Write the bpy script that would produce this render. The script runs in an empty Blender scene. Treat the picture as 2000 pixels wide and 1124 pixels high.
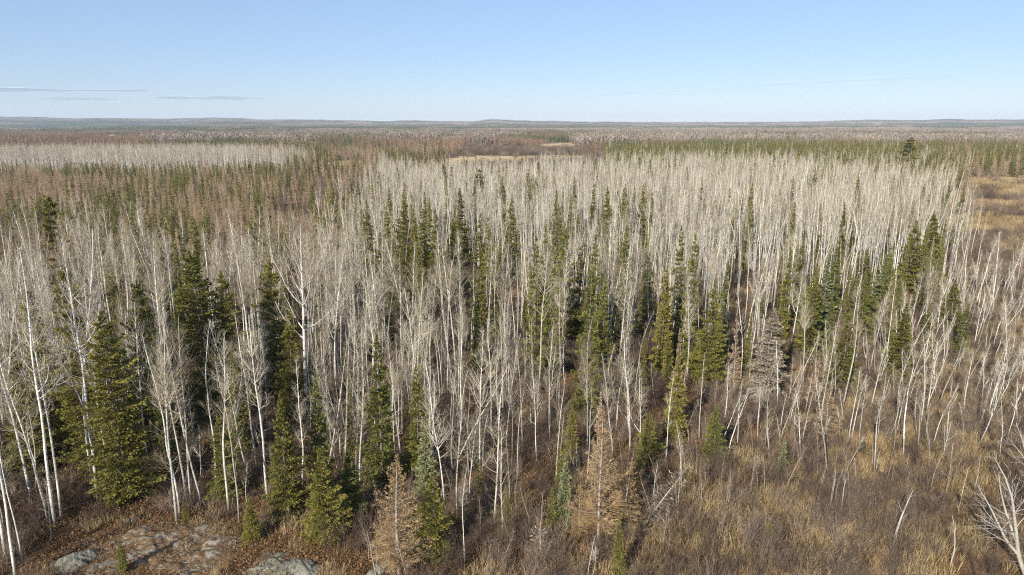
import bpy, math, random
import numpy as np
from math import radians, sin, cos, tan, atan, atan2, pi

S = bpy.context.scene
C = S.collection
# ------------------------------------------------------------------ camera, sky, sun, exposure
EYE = 30.0
PITCH = 13.46
cam = bpy.data.objects.new('camera', bpy.data.cameras.new('camera'))
cam.data.lens = 24.0
cam.data.sensor_width = 36.0
cam.data.clip_start = 0.5
cam.data.clip_end = 90000
cam.location = (0, 0, EYE)
cam.rotation_euler = (radians(90 - PITCH), 0, 0)
C.objects.link(cam)
S.camera = cam

SUN_EL, SUN_AZ = 27.0, 209.0            # azimuth clockwise from +Y: behind the camera, to its left
w = bpy.data.worlds.new('World')
S.world = w
w.use_nodes = True
wn = w.node_tree
bg = wn.nodes['Background']
sky = wn.nodes.new('ShaderNodeTexSky')
sky.sky_type = 'NISHITA'
sky.sun_disc = False
sky.sun_elevation = radians(SUN_EL)
sky.sun_rotation = radians(SUN_AZ)
sky.air_density = 1.0
sky.dust_density = 0.0
sky.ozone_density = 2.2
tint = wn.nodes.new('ShaderNodeMix')            # clear cold autumn air: a little bluer overall
tint.data_type = 'RGBA'
tint.blend_type = 'MULTIPLY'
tint.inputs[0].default_value = 1.0
tint.inputs[7].default_value = (.80, .84, 1.06, 1)
wn.links.new(sky.outputs[0], tint.inputs[6])
veil = wn.nodes.new('ShaderNodeMix')            # a thin high veil pales the whole sky evenly
veil.data_type = 'RGBA'
veil.inputs[0].default_value = .42
veil.inputs[7].default_value = (4.3, 6.0, 8.3, 1)
wn.links.new(tint.outputs[2], veil.inputs[6])
wn.links.new(veil.outputs[2], bg.inputs[0])
bg.inputs[1].default_value = 0.067
sun = bpy.data.objects.new('sun', bpy.data.lights.new('sun', 'SUN'))
sun.data.energy = 4.6
sun.data.angle = radians(0.53)
sun.data.color = (1.0, 0.93, 0.82)
sd_ = (sin(radians(SUN_AZ)) * cos(radians(SUN_EL)), cos(radians(SUN_AZ)) * cos(radians(SUN_EL)), sin(radians(SUN_EL)))
from mathutils import Vector, Euler
sun.rotation_euler = Vector(sd_).to_track_quat('Z', 'Y').to_euler()
C.objects.link(sun)
S.view_settings.view_transform = 'Standard'
S.view_settings.look = 'None'
S.view_settings.exposure = 0.80
S.view_settings.gamma = 1.0
S.view_settings.use_curve_mapping = False
S.render.engine = 'CYCLES'
cy = S.cycles
cy.max_bounces = 5
cy.diffuse_bounces = 2
cy.glossy_bounces = 1
cy.transmission_bounces = 2
cy.volume_bounces = 1
cy.transparent_max_bounces = 6
cy.use_denoising = False
cy.pixel_filter_type = 'BLACKMAN_HARRIS'
cy.filter_width = 1.15

RNG = np.random.default_rng(11)
random.seed(7)
PH = radians(PITCH)
FPX = 1333.0


def row_depth(py, z=0.0):
    return (EYE - z) / tan(PH + atan((py - 562.0) / FPX))


def ground(px, py, z=0.0):
    Y = row_depth(py, z)
    D = Y * cos(PH) + (EYE - z) * sin(PH)
    return (px - 1000.0) / FPX * D, Y


def project(x, y, z):
    D = y * cos(PH) + (EYE - z) * sin(PH)
    v = (EYE - z) * cos(PH) - y * sin(PH)
    return 1000 + FPX * x / D, 562 + FPX * v / D


# ------------------------------------------------------------------ small noise (for layout only)
_perm = RNG.permutation(512)


def vnoise(x, y, s, seed=0):
    x = np.asarray(x, float) / s + seed * 17.3
    y = np.asarray(y, float) / s + seed * 9.7
    xi = np.floor(x).astype(int); yi = np.floor(y).astype(int)
    fx = x - xi; fy = y - yi
    fx = fx * fx * (3 - 2 * fx); fy = fy * fy * (3 - 2 * fy)
    h = lambda a, b: _perm[(_perm[a & 511] + b) & 511] / 511.0
    return (h(xi, yi) * (1 - fx) + h(xi + 1, yi) * fx) * (1 - fy) + (h(xi, yi + 1) * (1 - fx) + h(xi + 1, yi + 1) * fx) * fy


def sstep(x, a, b):
    t = np.clip((np.asarray(x, float) - a) / (b - a), 0, 1)
    return t * t * (3 - 2 * t)


RIDGE_U = [-900, -300, 0, 60, 150, 240, 330, 430, 520, 640, 760, 800, 860, 930, 965, 1010, 1060, 1150, 1300, 1450, 1600, 1700, 1790, 1850, 1920, 2000, 2300, 2900]
RIDGE_P = [232, 233, 234, 233.5, 236, 235.5, 237, 236, 238, 239, 240.5, 239, 240, 240.5, 237.5, 239.5, 240, 241, 241.5, 241.5, 240.5, 238.5, 239.5, 237.5, 238.5, 238, 237, 236]


def zf(x, y):
    x = np.asarray(x, float); y = np.asarray(y, float)
    z = (vnoise(x, y, 9.0, 1) - .5) * .5 + (vnoise(x, y, 31.0, 2) - .5) * .9
    z = z * sstep(np.hypot(x, y), 20, 60) * (1 - sstep(y, 3000, 5000))
    z = z + (vnoise(x, y, 420.0, 3) - .5) * 5 * sstep(y, 650, 1500)
    yy = np.maximum(y, 1.0)
    u = 1000 + FPX * x / np.maximum(yy * cos(PH) + 7, 1)
    p = np.interp(u, RIDGE_U, RIDGE_P)
    ridge = 30 - 12 + (243.5 - p) * 1.35 / FPX * 7000
    z = z + ridge * sstep(y, 4200, 7000) * (.94 + .12 * vnoise(x, y, 500, 5))
    return z


def z1(x, y):
    return float(zf(np.array([x]), np.array([y]))[0])


# ------------------------------------------------------------------ materials
def mat(name, build):
    m = bpy.data.materials.new(name)
    m.use_nodes = True
    nt = m.node_tree
    b = nt.nodes['Principled BSDF']
    b.inputs['Roughness'].default_value = .85
    b.inputs['Specular IOR Level'].default_value = .2
    build(nt, b)
    return m


def N(nt, t, **kw):
    n = nt.nodes.new(t)
    for k, v in kw.items():
        if k in n.inputs:
            n.inputs[k].default_value = v
        else:
            setattr(n, k, v)
    return n


def ramp(nt, fac, stops):
    r = nt.nodes.new('ShaderNodeValToRGB')
    e = r.color_ramp.elements
    while len(e) < len(stops):
        e.new(.5)
    for i, (p, c) in enumerate(stops):
        e[i].position = p
        e[i].color = (*c, 1)
    nt.links.new(fac, r.inputs[0])
    return r.outputs[0]


def noise(nt, scale, detail=3.0, vec=None, rough=.55, dist=0.0):
    n = nt.nodes.new('ShaderNodeTexNoise')
    n.inputs['Scale'].default_value = scale
    n.inputs['Detail'].default_value = detail
    n.inputs['Roughness'].default_value = rough
    n.inputs['Distortion'].default_value = dist
    if vec is not None:
        nt.links.new(vec, n.inputs['Vector'])
    return n.outputs['Fac']


def mapped(nt, scale=(1, 1, 1), coord='Object'):
    tc = nt.nodes.new('ShaderNodeTexCoord')
    mp = nt.nodes.new('ShaderNodeMapping')
    mp.inputs['Scale'].default_value = scale
    nt.links.new(tc.outputs[coord], mp.inputs['Vector'])
    return mp.outputs[0]


def mixc(nt, fac, a, b, mode='MIX'):
    m = nt.nodes.new('ShaderNodeMix')
    m.data_type = 'RGBA'
    m.blend_type = mode
    for s, v in ((0, fac), (6, a), (7, b)):
        if isinstance(v, (int, float)):
            m.inputs[s].default_value = v
        elif isinstance(v, tuple):
            m.inputs[s].default_value = (*v, 1)
        else:
            nt.links.new(v, m.inputs[s])
    return m.outputs[2]


def mth(nt, op, a, b=0.0, clamp=False):
    m = nt.nodes.new('ShaderNodeMath')
    m.operation = op
    m.use_clamp = clamp
    for i, v in ((0, a), (1, b)):
        if isinstance(v, (int, float)):
            m.inputs[i].default_value = v
        else:
            nt.links.new(v, m.inputs[i])
    return m.outputs[0]


def attr(nt, name):
    a = nt.nodes.new('ShaderNodeAttribute')
    a.attribute_name = name
    return a.outputs['Fac']


def oinfo(nt):
    return nt.nodes.new('ShaderNodeObjectInfo').outputs['Random']


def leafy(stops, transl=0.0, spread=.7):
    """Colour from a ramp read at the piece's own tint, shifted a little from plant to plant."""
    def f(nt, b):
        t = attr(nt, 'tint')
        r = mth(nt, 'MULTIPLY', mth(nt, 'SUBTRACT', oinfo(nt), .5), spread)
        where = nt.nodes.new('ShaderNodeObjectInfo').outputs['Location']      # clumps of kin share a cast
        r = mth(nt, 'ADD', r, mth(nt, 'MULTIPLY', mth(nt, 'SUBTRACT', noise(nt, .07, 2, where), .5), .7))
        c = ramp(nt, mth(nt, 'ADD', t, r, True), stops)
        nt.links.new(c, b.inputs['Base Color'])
        b.inputs['Specular IOR Level'].default_value = .12
        if transl:
            tr = nt.nodes.new('ShaderNodeBsdfTranslucent')
            nt.links.new(c, tr.inputs[0])
            mx = nt.nodes.new('ShaderNodeMixShader')
            mx.inputs[0].default_value = transl
            nt.links.new(b.outputs[0], mx.inputs[1]); nt.links.new(tr.outputs[0], mx.inputs[2])
            nt.links.new(mx.outputs[0], nt.nodes['Material Output'].inputs[0])
    return f


def bark_pale(white, grey, dark):
    def f(nt, b):
        v = mapped(nt, (3, 3, 9))
        scars = noise(nt, 1.5, 4, v, .65)
        v2 = mapped(nt, (1, 1, .35))
        blot = noise(nt, 1.1, 3, v2)
        c = ramp(nt, blot, [(.3, grey), (.62, white)])
        c = mixc(nt, mth(nt, 'GREATER_THAN', scars, .60), c, dark)
        sx = nt.nodes.new('ShaderNodeSeparateXYZ')
        tc = nt.nodes.new('ShaderNodeTexCoord')
        nt.links.new(tc.outputs['Object'], sx.inputs[0])
        foot = mth(nt, 'SUBTRACT', 1.0, mth(nt, 'MULTIPLY', sx.outputs[2], .55), True)      # rough dark bark at the foot
        c = mixc(nt, mth(nt, 'MULTIPLY', foot, .75), c, dark)
        sh = mth(nt, 'ADD', mth(nt, 'MULTIPLY', oinfo(nt), .55), .60)
        h = nt.nodes.new('ShaderNodeHueSaturation')
        nt.links.new(c, h.inputs['Color']); nt.links.new(sh, h.inputs['Value'])
        nt.links.new(h.outputs[0], b.inputs['Base Color'])
        b.inputs['Roughness'].default_value = .7
    return f


def plainish(a, b_, scale=6):
    def f(nt, b):
        c = mixc(nt, noise(nt, scale, 3, mapped(nt)), a, b_)
        nt.links.new(c, b.inputs['Base Color'])
    return f


M = {}
M['aspen_bark'] = mat('aspen_bark', bark_pale((.73, .70, .62), (.42, .395, .33), (.085, .072, .06)))
M['birch_bark'] = mat('birch_bark', bark_pale((.74, .71, .66), (.47, .44, .385), (.06, .05, .045)))
M['aspen_twig'] = mat('aspen_twig', leafy([(0, (.155, .120, .080)), (.5, (.325, .27, .185)), (1, (.58, .525, .41))]))
M['birch_twig'] = mat('birch_twig', leafy([(0, (.21, .16, .12)), (.5, (.37, .31, .235)), (1, (.58, .53, .44))]))
M['spruce_bark'] = mat('spruce_bark', plainish((.13, .10, .08), (.22, .19, .16)))
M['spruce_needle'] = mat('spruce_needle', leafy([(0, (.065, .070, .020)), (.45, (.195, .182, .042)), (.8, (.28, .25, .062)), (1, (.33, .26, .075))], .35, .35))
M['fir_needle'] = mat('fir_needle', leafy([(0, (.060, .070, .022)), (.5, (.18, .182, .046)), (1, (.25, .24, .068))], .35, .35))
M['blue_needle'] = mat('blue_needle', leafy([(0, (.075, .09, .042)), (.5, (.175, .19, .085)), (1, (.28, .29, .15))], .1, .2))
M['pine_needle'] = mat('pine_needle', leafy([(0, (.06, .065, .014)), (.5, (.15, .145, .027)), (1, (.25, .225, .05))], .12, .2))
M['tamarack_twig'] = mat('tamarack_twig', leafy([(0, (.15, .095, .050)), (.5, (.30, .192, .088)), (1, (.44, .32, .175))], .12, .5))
M['bog_twig'] = mat('bog_twig', leafy([(0, (.20, .13, .075)), (.5, (.38, .26, .15)), (1, (.52, .40, .26))], .15, .6))
M['tamarack_bark'] = mat('tamarack_bark', plainish((.25, .20, .16), (.40, .34, .28)))
M['dead_twig'] = mat('dead_twig', leafy([(0, (.13, .105, .075)), (.5, (.25, .205, .15)), (1, (.39, .345, .27))], 0, .3))
M['dead_bark'] = mat('dead_bark', plainish((.27, .245, .21), (.46, .425, .37), 3))
M['brush'] = mat('brush', leafy([(0, (.085, .062, .050)), (.5, (.16, .115, .084)), (1, (.34, .265, .195))], 0, .7))
M['grass'] = mat('grass', leafy([(0, (.17, .115, .058)), (.5, (.36, .258, .132)), (1, (.60, .475, .27))], .15, .5))
M['litter'] = mat('litter', leafy([(0, (.09, .052, .026)), (.5, (.20, .112, .052)), (1, (.37, .235, .12))], .1, .4))


def g_ground(nt, b):
    v = mapped(nt, (1, 1, 1))
    big = noise(nt, .045, 4, v)
    mid = noise(nt, .5, 5, v, .65)
    fine = noise(nt, 5.0, 5, v, .75)
    c = ramp(nt, mid, [(.28, (.075, .045, .026)), (.45, (.15, .083, .040)), (.6, (.25, .15, .068)), (.75, (.34, .235, .115))])
    c2 = ramp(nt, mid, [(.3, (.085, .060, .042)), (.5, (.16, .115, .072)), (.7, (.32, .22, .11))])
    c = mixc(nt, ramp(nt, big, [(.42, (0, 0, 0)), (.6, (1, 1, 1))]), c, c2)
    c = mixc(nt, 1.0, c, ramp(nt, fine, [(.3, (.45, .42, .40)), (.55, (1, 1, 1)), (.75, (1.35, 1.3, 1.2))]), 'MULTIPLY')
    nt.links.new(c, b.inputs['Base Color'])
    bp = N(nt, 'ShaderNodeBump', Strength=.9, Distance=.15)
    nt.links.new(fine, bp.inputs['Height'])
    nt.links.new(bp.outputs[0], b.inputs['Normal'])
    b.inputs['Roughness'].default_value = .95
    b.inputs['Specular IOR Level'].default_value = .05


M['ground'] = mat('ground', g_ground)


def g_field(nt, b):
    v = mapped(nt, (1, 1, 1))
    n = noise(nt, .06, 5, v, .65)
    c = ramp(nt, n, [(.3, (.36, .24, .11)), (.5, (.52, .38, .19)), (.7, (.60, .47, .27))])
    nt.links.new(c, b.inputs['Base Color'])


M['field'] = mat('field', g_field)


def g_rock(nt, b):
    v = mapped(nt, (1, 1, 1))
    n = noise(nt, 1.1, 6, v, .7)
    f = noise(nt, 7.0, 6, v, .75)
    c = ramp(nt, f, [(.28, (.10, .09, .075)), (.45, (.25, .225, .18)), (.6, (.40, .365, .29)), (.75, (.56, .52, .42))])
    lit = ramp(nt, f, [(.3, (.075, .045, .026)), (.5, (.165, .098, .050)), (.7, (.28, .19, .10))])
    c = mixc(nt, ramp(nt, n, [(.40, (0, 0, 0)), (.50, (1, 1, 1))]), c, lit)
    vo = N(nt, 'ShaderNodeTexVoronoi', feature='DISTANCE_TO_EDGE', Scale=.55)
    nt.links.new(v, vo.inputs['Vector'])
    c = mixc(nt, ramp(nt, mth(nt, 'ADD', vo.outputs['Distance'], mth(nt, 'MULTIPLY', f, .06)), [(.03, (1, 1, 1)), (.055, (0, 0, 0))]), c, (.05, .038, .025))
    lich = noise(nt, 3.0, 5, v, .7)
    c = mixc(nt, ramp(nt, lich, [(.58, (0, 0, 0)), (.66, (.8, .8, .8))]), c, (.44, .45, .36))
    nt.links.new(c, b.inputs['Base Color'])
    bp = N(nt, 'ShaderNodeBump', Strength=1.0, Distance=.12)
    nt.links.new(f, bp.inputs['Height']); nt.links.new(bp.outputs[0], b.inputs['Normal'])
    b.inputs['Roughness'].default_value = .9


M['rock'] = mat('rock', g_rock)


def g_lichen(nt, b):
    v = mapped(nt, (1, 1, 1))
    f = noise(nt, 6.0, 6, v, .75)
    c = ramp(nt, f, [(.3, (.08, .075, .058)), (.48, (.20, .19, .145)), (.7, (.37, .36, .285))])
    nt.links.new(c, b.inputs['Base Color'])
    bp = N(nt, 'ShaderNodeBump', Strength=1.0, Distance=.12)
    nt.links.new(f, bp.inputs['Height']); nt.links.new(bp.outputs[0], b.inputs['Normal'])


M['lichen'] = mat('lichen', g_lichen)
M['red_roof'] = mat('red_roof', plainish((.50, .12, .07), (.58, .17, .10), .4))
M['white_wall'] = mat('white_wall', plainish((.72, .71, .68), (.80, .79, .77), .5))
M['window_dark'] = mat('window_dark', plainish((.03, .035, .04), (.05, .055, .06), 1))


def far_mat(name, lo, hi):
    def f(nt, b):
        t = attr(nt, 'tint')
        c = ramp(nt, mth(nt, 'ADD', t, mth(nt, 'MULTIPLY', mth(nt, 'SUBTRACT', oinfo(nt), .5), .5), True), [(0, lo), (1, hi)])
        nt.links.new(c, b.inputs['Base Color'])
    return mat(name, f)


M['far_aspen'] = far_mat('far_aspen', (.19, .15, .12), (.34, .285, .225))
M['far_spruce'] = far_mat('far_spruce', (.045, .052, .022), (.15, .145, .048))
M['far_tamarack'] = far_mat('far_tamarack', (.13, .085, .058), (.31, .20, .12))


# ------------------------------------------------------------------ mesh building
def nrm(v):
    return v / np.maximum(np.linalg.norm(v, axis=-1, keepdims=True), 1e-9)


class Geo:
    def __init__(s):
        s.v, s.f, s.m, s.t, s.n = [], [], [], [], 0

    def add(s, V, Q, m, t):
        Q = np.asarray(Q, np.int64)
        s.v.append(np.asarray(V, float).reshape(-1, 3)); s.f.append(Q + s.n)
        s.m.append(np.full(len(Q), m, np.int32))
        s.t.append(np.broadcast_to(np.asarray(t, np.float32), (len(Q),)))
        s.n += len(s.v[-1])

    def tubes(s, P, R, sides, m=0, t=.5, rng=RNG):
        """n tubes of k points each, open quads; two sides make a ribbon."""
        n, k, _ = P.shape
        if n == 0:
            return
        T = np.empty_like(P)
        T[:, 1:-1] = P[:, 2:] - P[:, :-2]; T[:, 0] = P[:, 1] - P[:, 0]; T[:, -1] = P[:, -1] - P[:, -2]
        T = nrm(T)
        ref = nrm(rng.normal(size=(n, 3)))
        along = (ref * T[:, k // 2]).sum(-1, keepdims=True)
        ref = nrm(ref - .95 * along * T[:, k // 2])[:, None, :]
        U = nrm(np.cross(T, ref)); W = np.cross(T, U)
        if sides == 2:
            ring = np.stack([P + U * R[..., None], P - U * R[..., None]], 2)
        else:
            a = np.arange(sides) * 2 * pi / sides
            ring = P[:, :, None] + (U[:, :, None] * np.cos(a)[:, None] + W[:, :, None] * np.sin(a)[:, None]) * R[:, :, None, None]
        idx = np.arange(n * k * sides).reshape(n, k, sides)
        if sides == 2:
            Q = np.stack([idx[:, :-1, 0], idx[:, :-1, 1], idx[:, 1:, 1], idx[:, 1:, 0]], -1).reshape(-1, 4)
            per = k - 1
        else:
            j = np.roll(idx, -1, 2)
            Q = np.stack([idx[:, :-1], j[:, :-1], j[:, 1:], idx[:, 1:]], -1).reshape(-1, 4)
            per = (k - 1) * sides
        t = np.repeat(np.broadcast_to(np.asarray(t, np.float32), (n,)), per)
        s.add(ring, Q, m, t)

    def kites(s, P, D, L, Wd, m=0, t=.5, rng=RNG):
        """Flat four-sided leaves / needle sprigs: base, two shoulders, tip."""
        n = len(P)
        if n == 0:
            return
        side = nrm(np.cross(D, nrm(rng.normal(size=(n, 3)))))
        up = np.cross(side, D)
        mid = P + D * (L * .45)[:, None] + up * (L * .06)[:, None]
        V = np.stack([P, mid + side * Wd[:, None], P + D * L[:, None], mid - side * Wd[:, None]], 1)
        s.add(V, np.arange(n * 4).reshape(n, 4), m, t)

    def mesh(s, name, mats, smooth=False):
        me = bpy.data.meshes.new(name)
        V = np.concatenate(s.v); F = np.concatenate(s.f)
        me.vertices.add(len(V)); me.vertices.foreach_set('co', V.astype(np.float32).ravel())
        q = F.shape[1]
        me.loops.add(F.size); me.loops.foreach_set('vertex_index', F.astype(np.int32).ravel())
        me.polygons.add(len(F))
        me.polygons.foreach_set('loop_start', np.arange(0, F.size, q, dtype=np.int32))
        for m in mats:
            me.materials.append(M[m])
        me.polygons.foreach_set('material_index', np.concatenate(s.m))
        a = me.attributes.new('tint', 'FLOAT', 'FACE')
        a.data.foreach_set('value', np.concatenate(s.t).astype(np.float32))
        if smooth:
            me.polygons.foreach_set('use_smooth', np.ones(len(F), bool))
        me.update(calc_edges=True)
        return me


def grow(rng, P0, D0, L, k, up=0.0, wob=.08, upv=(0, 0, 1)):
    n = len(P0)
    P = np.empty((n, k, 3)); P[:, 0] = P0
    d = nrm(D0)
    up = np.broadcast_to(np.asarray(up, float), (n,))[:, None] * np.asarray(upv, float)
    for i in range(1, k):
        P[:, i] = P[:, i - 1] + d * (L / (k - 1))[:, None]
        d = nrm(d + up / (k - 1) + rng.normal(size=(n, 3)) * wob)
    return P


def along(P, who, t):
    """Point and tangent at parameter t on the polylines picked by who."""
    k = P.shape[1]
    x = np.clip(t, 0, .9999) * (k - 1)
    i = x.astype(int); f = (x - i)[:, None]
    a, b = P[who, i], P[who, i + 1]
    return a * (1 - f) + b * f, nrm(b - a)


def turn(rng, T, ang, az=None):
    n = len(T)
    r = nrm(rng.normal(size=(n, 3)))
    p = nrm(np.cross(T, r))
    return nrm(T * np.cos(ang)[:, None] + p * np.sin(ang)[:, None])


U_ = lambda rng, a, b, n: rng.uniform(a, b, n)


# ------------------------------------------------------------------ bare broadleaf tree (aspen, birch)
def bare_tree(seed, h=17, r=.12, cb=.42, spread=2.1, nprim=42, nsec=6, nter=3, fork=0, lean=.02, wob=.02, twig=.0045, rise=1.05, dead=8, sides=7, ang0=50, ang1=20, limbs=0):
    """Returns (trunk geo, crown geo). z up, base at the origin, sunk a little."""
    rng = np.random.default_rng(seed)
    tr, cr = Geo(), Geo()
    parts = []                                     # the great limbs, each a piece of its own
    k = 15
    az = rng.uniform(0, 2 * pi)
    P = grow(rng, np.array([[0, 0, -.3]]), np.array([[cos(az) * lean, sin(az) * lean, 1]]), np.array([h + .3]), k, .10, wob)
    tt = np.linspace(0, 1, k)
    R = r * (1 - tt) ** .75 * .95 + .012
    R[0] *= 1.25
    tr.tubes(P, R[None], sides, 0, .5, rng)
    leaders = [(P, R, cb, 1.0)]
    for i in range(fork):
        t0 = rng.uniform(cb - .12, cb + .22)
        p, T = along(P, np.array([0]), np.array([t0]))
        L = h * (1 - t0) * rng.uniform(.72, .95)
        Q = grow(rng, p, turn(rng, T, np.array([radians(rng.uniform(20, 36))])), np.array([L * .88]), 9, 1.15, .06)
        RQ = np.interp(t0, tt, R) * .72 * (1 - np.linspace(0, 1, 9)) ** .8 + .01
        if limbs:
            parts.append(Geo()); parts[-1].tubes(Q, RQ[None], 6, 0, .5, rng)
        else:
            cr.tubes(Q, RQ[None], 5, 0, .5, rng)
        leaders.append((Q, RQ, .12, .7))
    for (P, R, c0, share) in leaders:
        n = int(nprim * share)
        t = c0 + (1 - c0) * np.sort(rng.uniform(0, 1, n)) ** .9 * .98
        s = (t - c0) / (1 - c0)
        p, T = along(P, np.zeros(n, int), t)
        az = np.arange(n) * 2.4 + rng.normal(size=n) * .6
        ang = np.radians(ang0 + (ang1 - ang0) * s + rng.normal(size=n) * 9)
        out = np.stack([np.cos(az), np.sin(az), np.zeros(n)], 1)
        D = nrm(T * np.cos(ang)[:, None] + out * np.sin(ang)[:, None])
        L = spread * share ** .4 * (.35 + 1.0 * np.minimum(1, s * 3.5 + .35)) * (1 - s) ** .65 * U_(rng, .55, 1.15, n) * .95 + .25
        B = grow(rng, p, D, L, 6, rise, .09)
        r0 = np.minimum(np.interp(t, np.linspace(0, 1, len(R)), R) * .55, .012 * L + .006)
        RB = r0[:, None] * (1 - .78 * np.linspace(0, 1, 6))[None]
        tl = U_(rng, .35, 1, n)
        big = np.argsort(-L)[:limbs] if limbs and P is leaders[0][0] else np.zeros(0, int)
        rest = np.setdiff1d(np.arange(n), big)
        for j in big:
            parts.append(Geo()); parts[-1].tubes(B[j:j + 1], RB[j:j + 1] * 1.15, 5, 0, .5, rng)
        cr.tubes(B[rest], RB[rest], 4 if sides > 5 else 3, 1, tl[rest], rng)
        m = np.maximum(1, (nsec * L / (spread * .7) + .5)).astype(int)
        who = np.repeat(np.arange(n), m); n2 = len(who)
        t2 = U_(rng, .18, .97, n2)
        p2, T2 = along(B, who, t2)
        D2 = turn(rng, T2, np.radians(U_(rng, 26, 56, n2)))
        L2 = (L[who] * .50 * (1.05 - .6 * t2) * U_(rng, .55, 1.25, n2)) + .14
        B2 = grow(rng, p2, D2, L2, 4, rise * .9, .12)
        R2 = np.maximum(r0[who] * .42, twig)[:, None] * np.array([1, .8, .6, .35])
        cr.tubes(B2, R2, 3, 1, U_(rng, .2, .9, n2), rng)
        if nter:
            who3 = np.repeat(np.arange(n2), nter); n3 = len(who3)
            t3 = U_(rng, .25, 1, n3)
            p3, T3 = along(B2, who3, t3)
            D3 = turn(rng, T3, np.radians(U_(rng, 18, 50, n3)))
            L3 = L2[who3] * U_(rng, .35, .75, n3) + .06
            B3 = grow(rng, p3, D3, L3, 3, rise * .6, .10)
            cr.tubes(B3, np.full((n3, 3), twig) * np.array([1, .85, .45]), 2, 1, U_(rng, .1, .85, n3), rng)
    if dead:
        P, R = leaders[0][0], leaders[0][1]
        t = U_(rng, max(.08, cb - .30), cb, dead)
        p, T = along(P, np.zeros(dead, int), t)
        B = grow(rng, p, turn(rng, T, np.radians(U_(rng, 55, 95, dead))), U_(rng, .3, 1.3, dead), 4, .0, .16)
        cr.tubes(B, np.full((dead, 4), .009) * np.array([1.3, 1, .8, .4]), 3, 1, U_(rng, 0, .5, dead), rng)
    return (tr, cr, parts) if limbs else (tr, cr)


def merge(a, b, mat_shift=0):
    g = Geo()
    g.v = a.v + b.v
    g.f = a.f + [F + a.n for F in b.f]
    g.m = a.m + b.m
    g.t = a.t + b.t
    g.n = a.n + b.n
    return g


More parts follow.
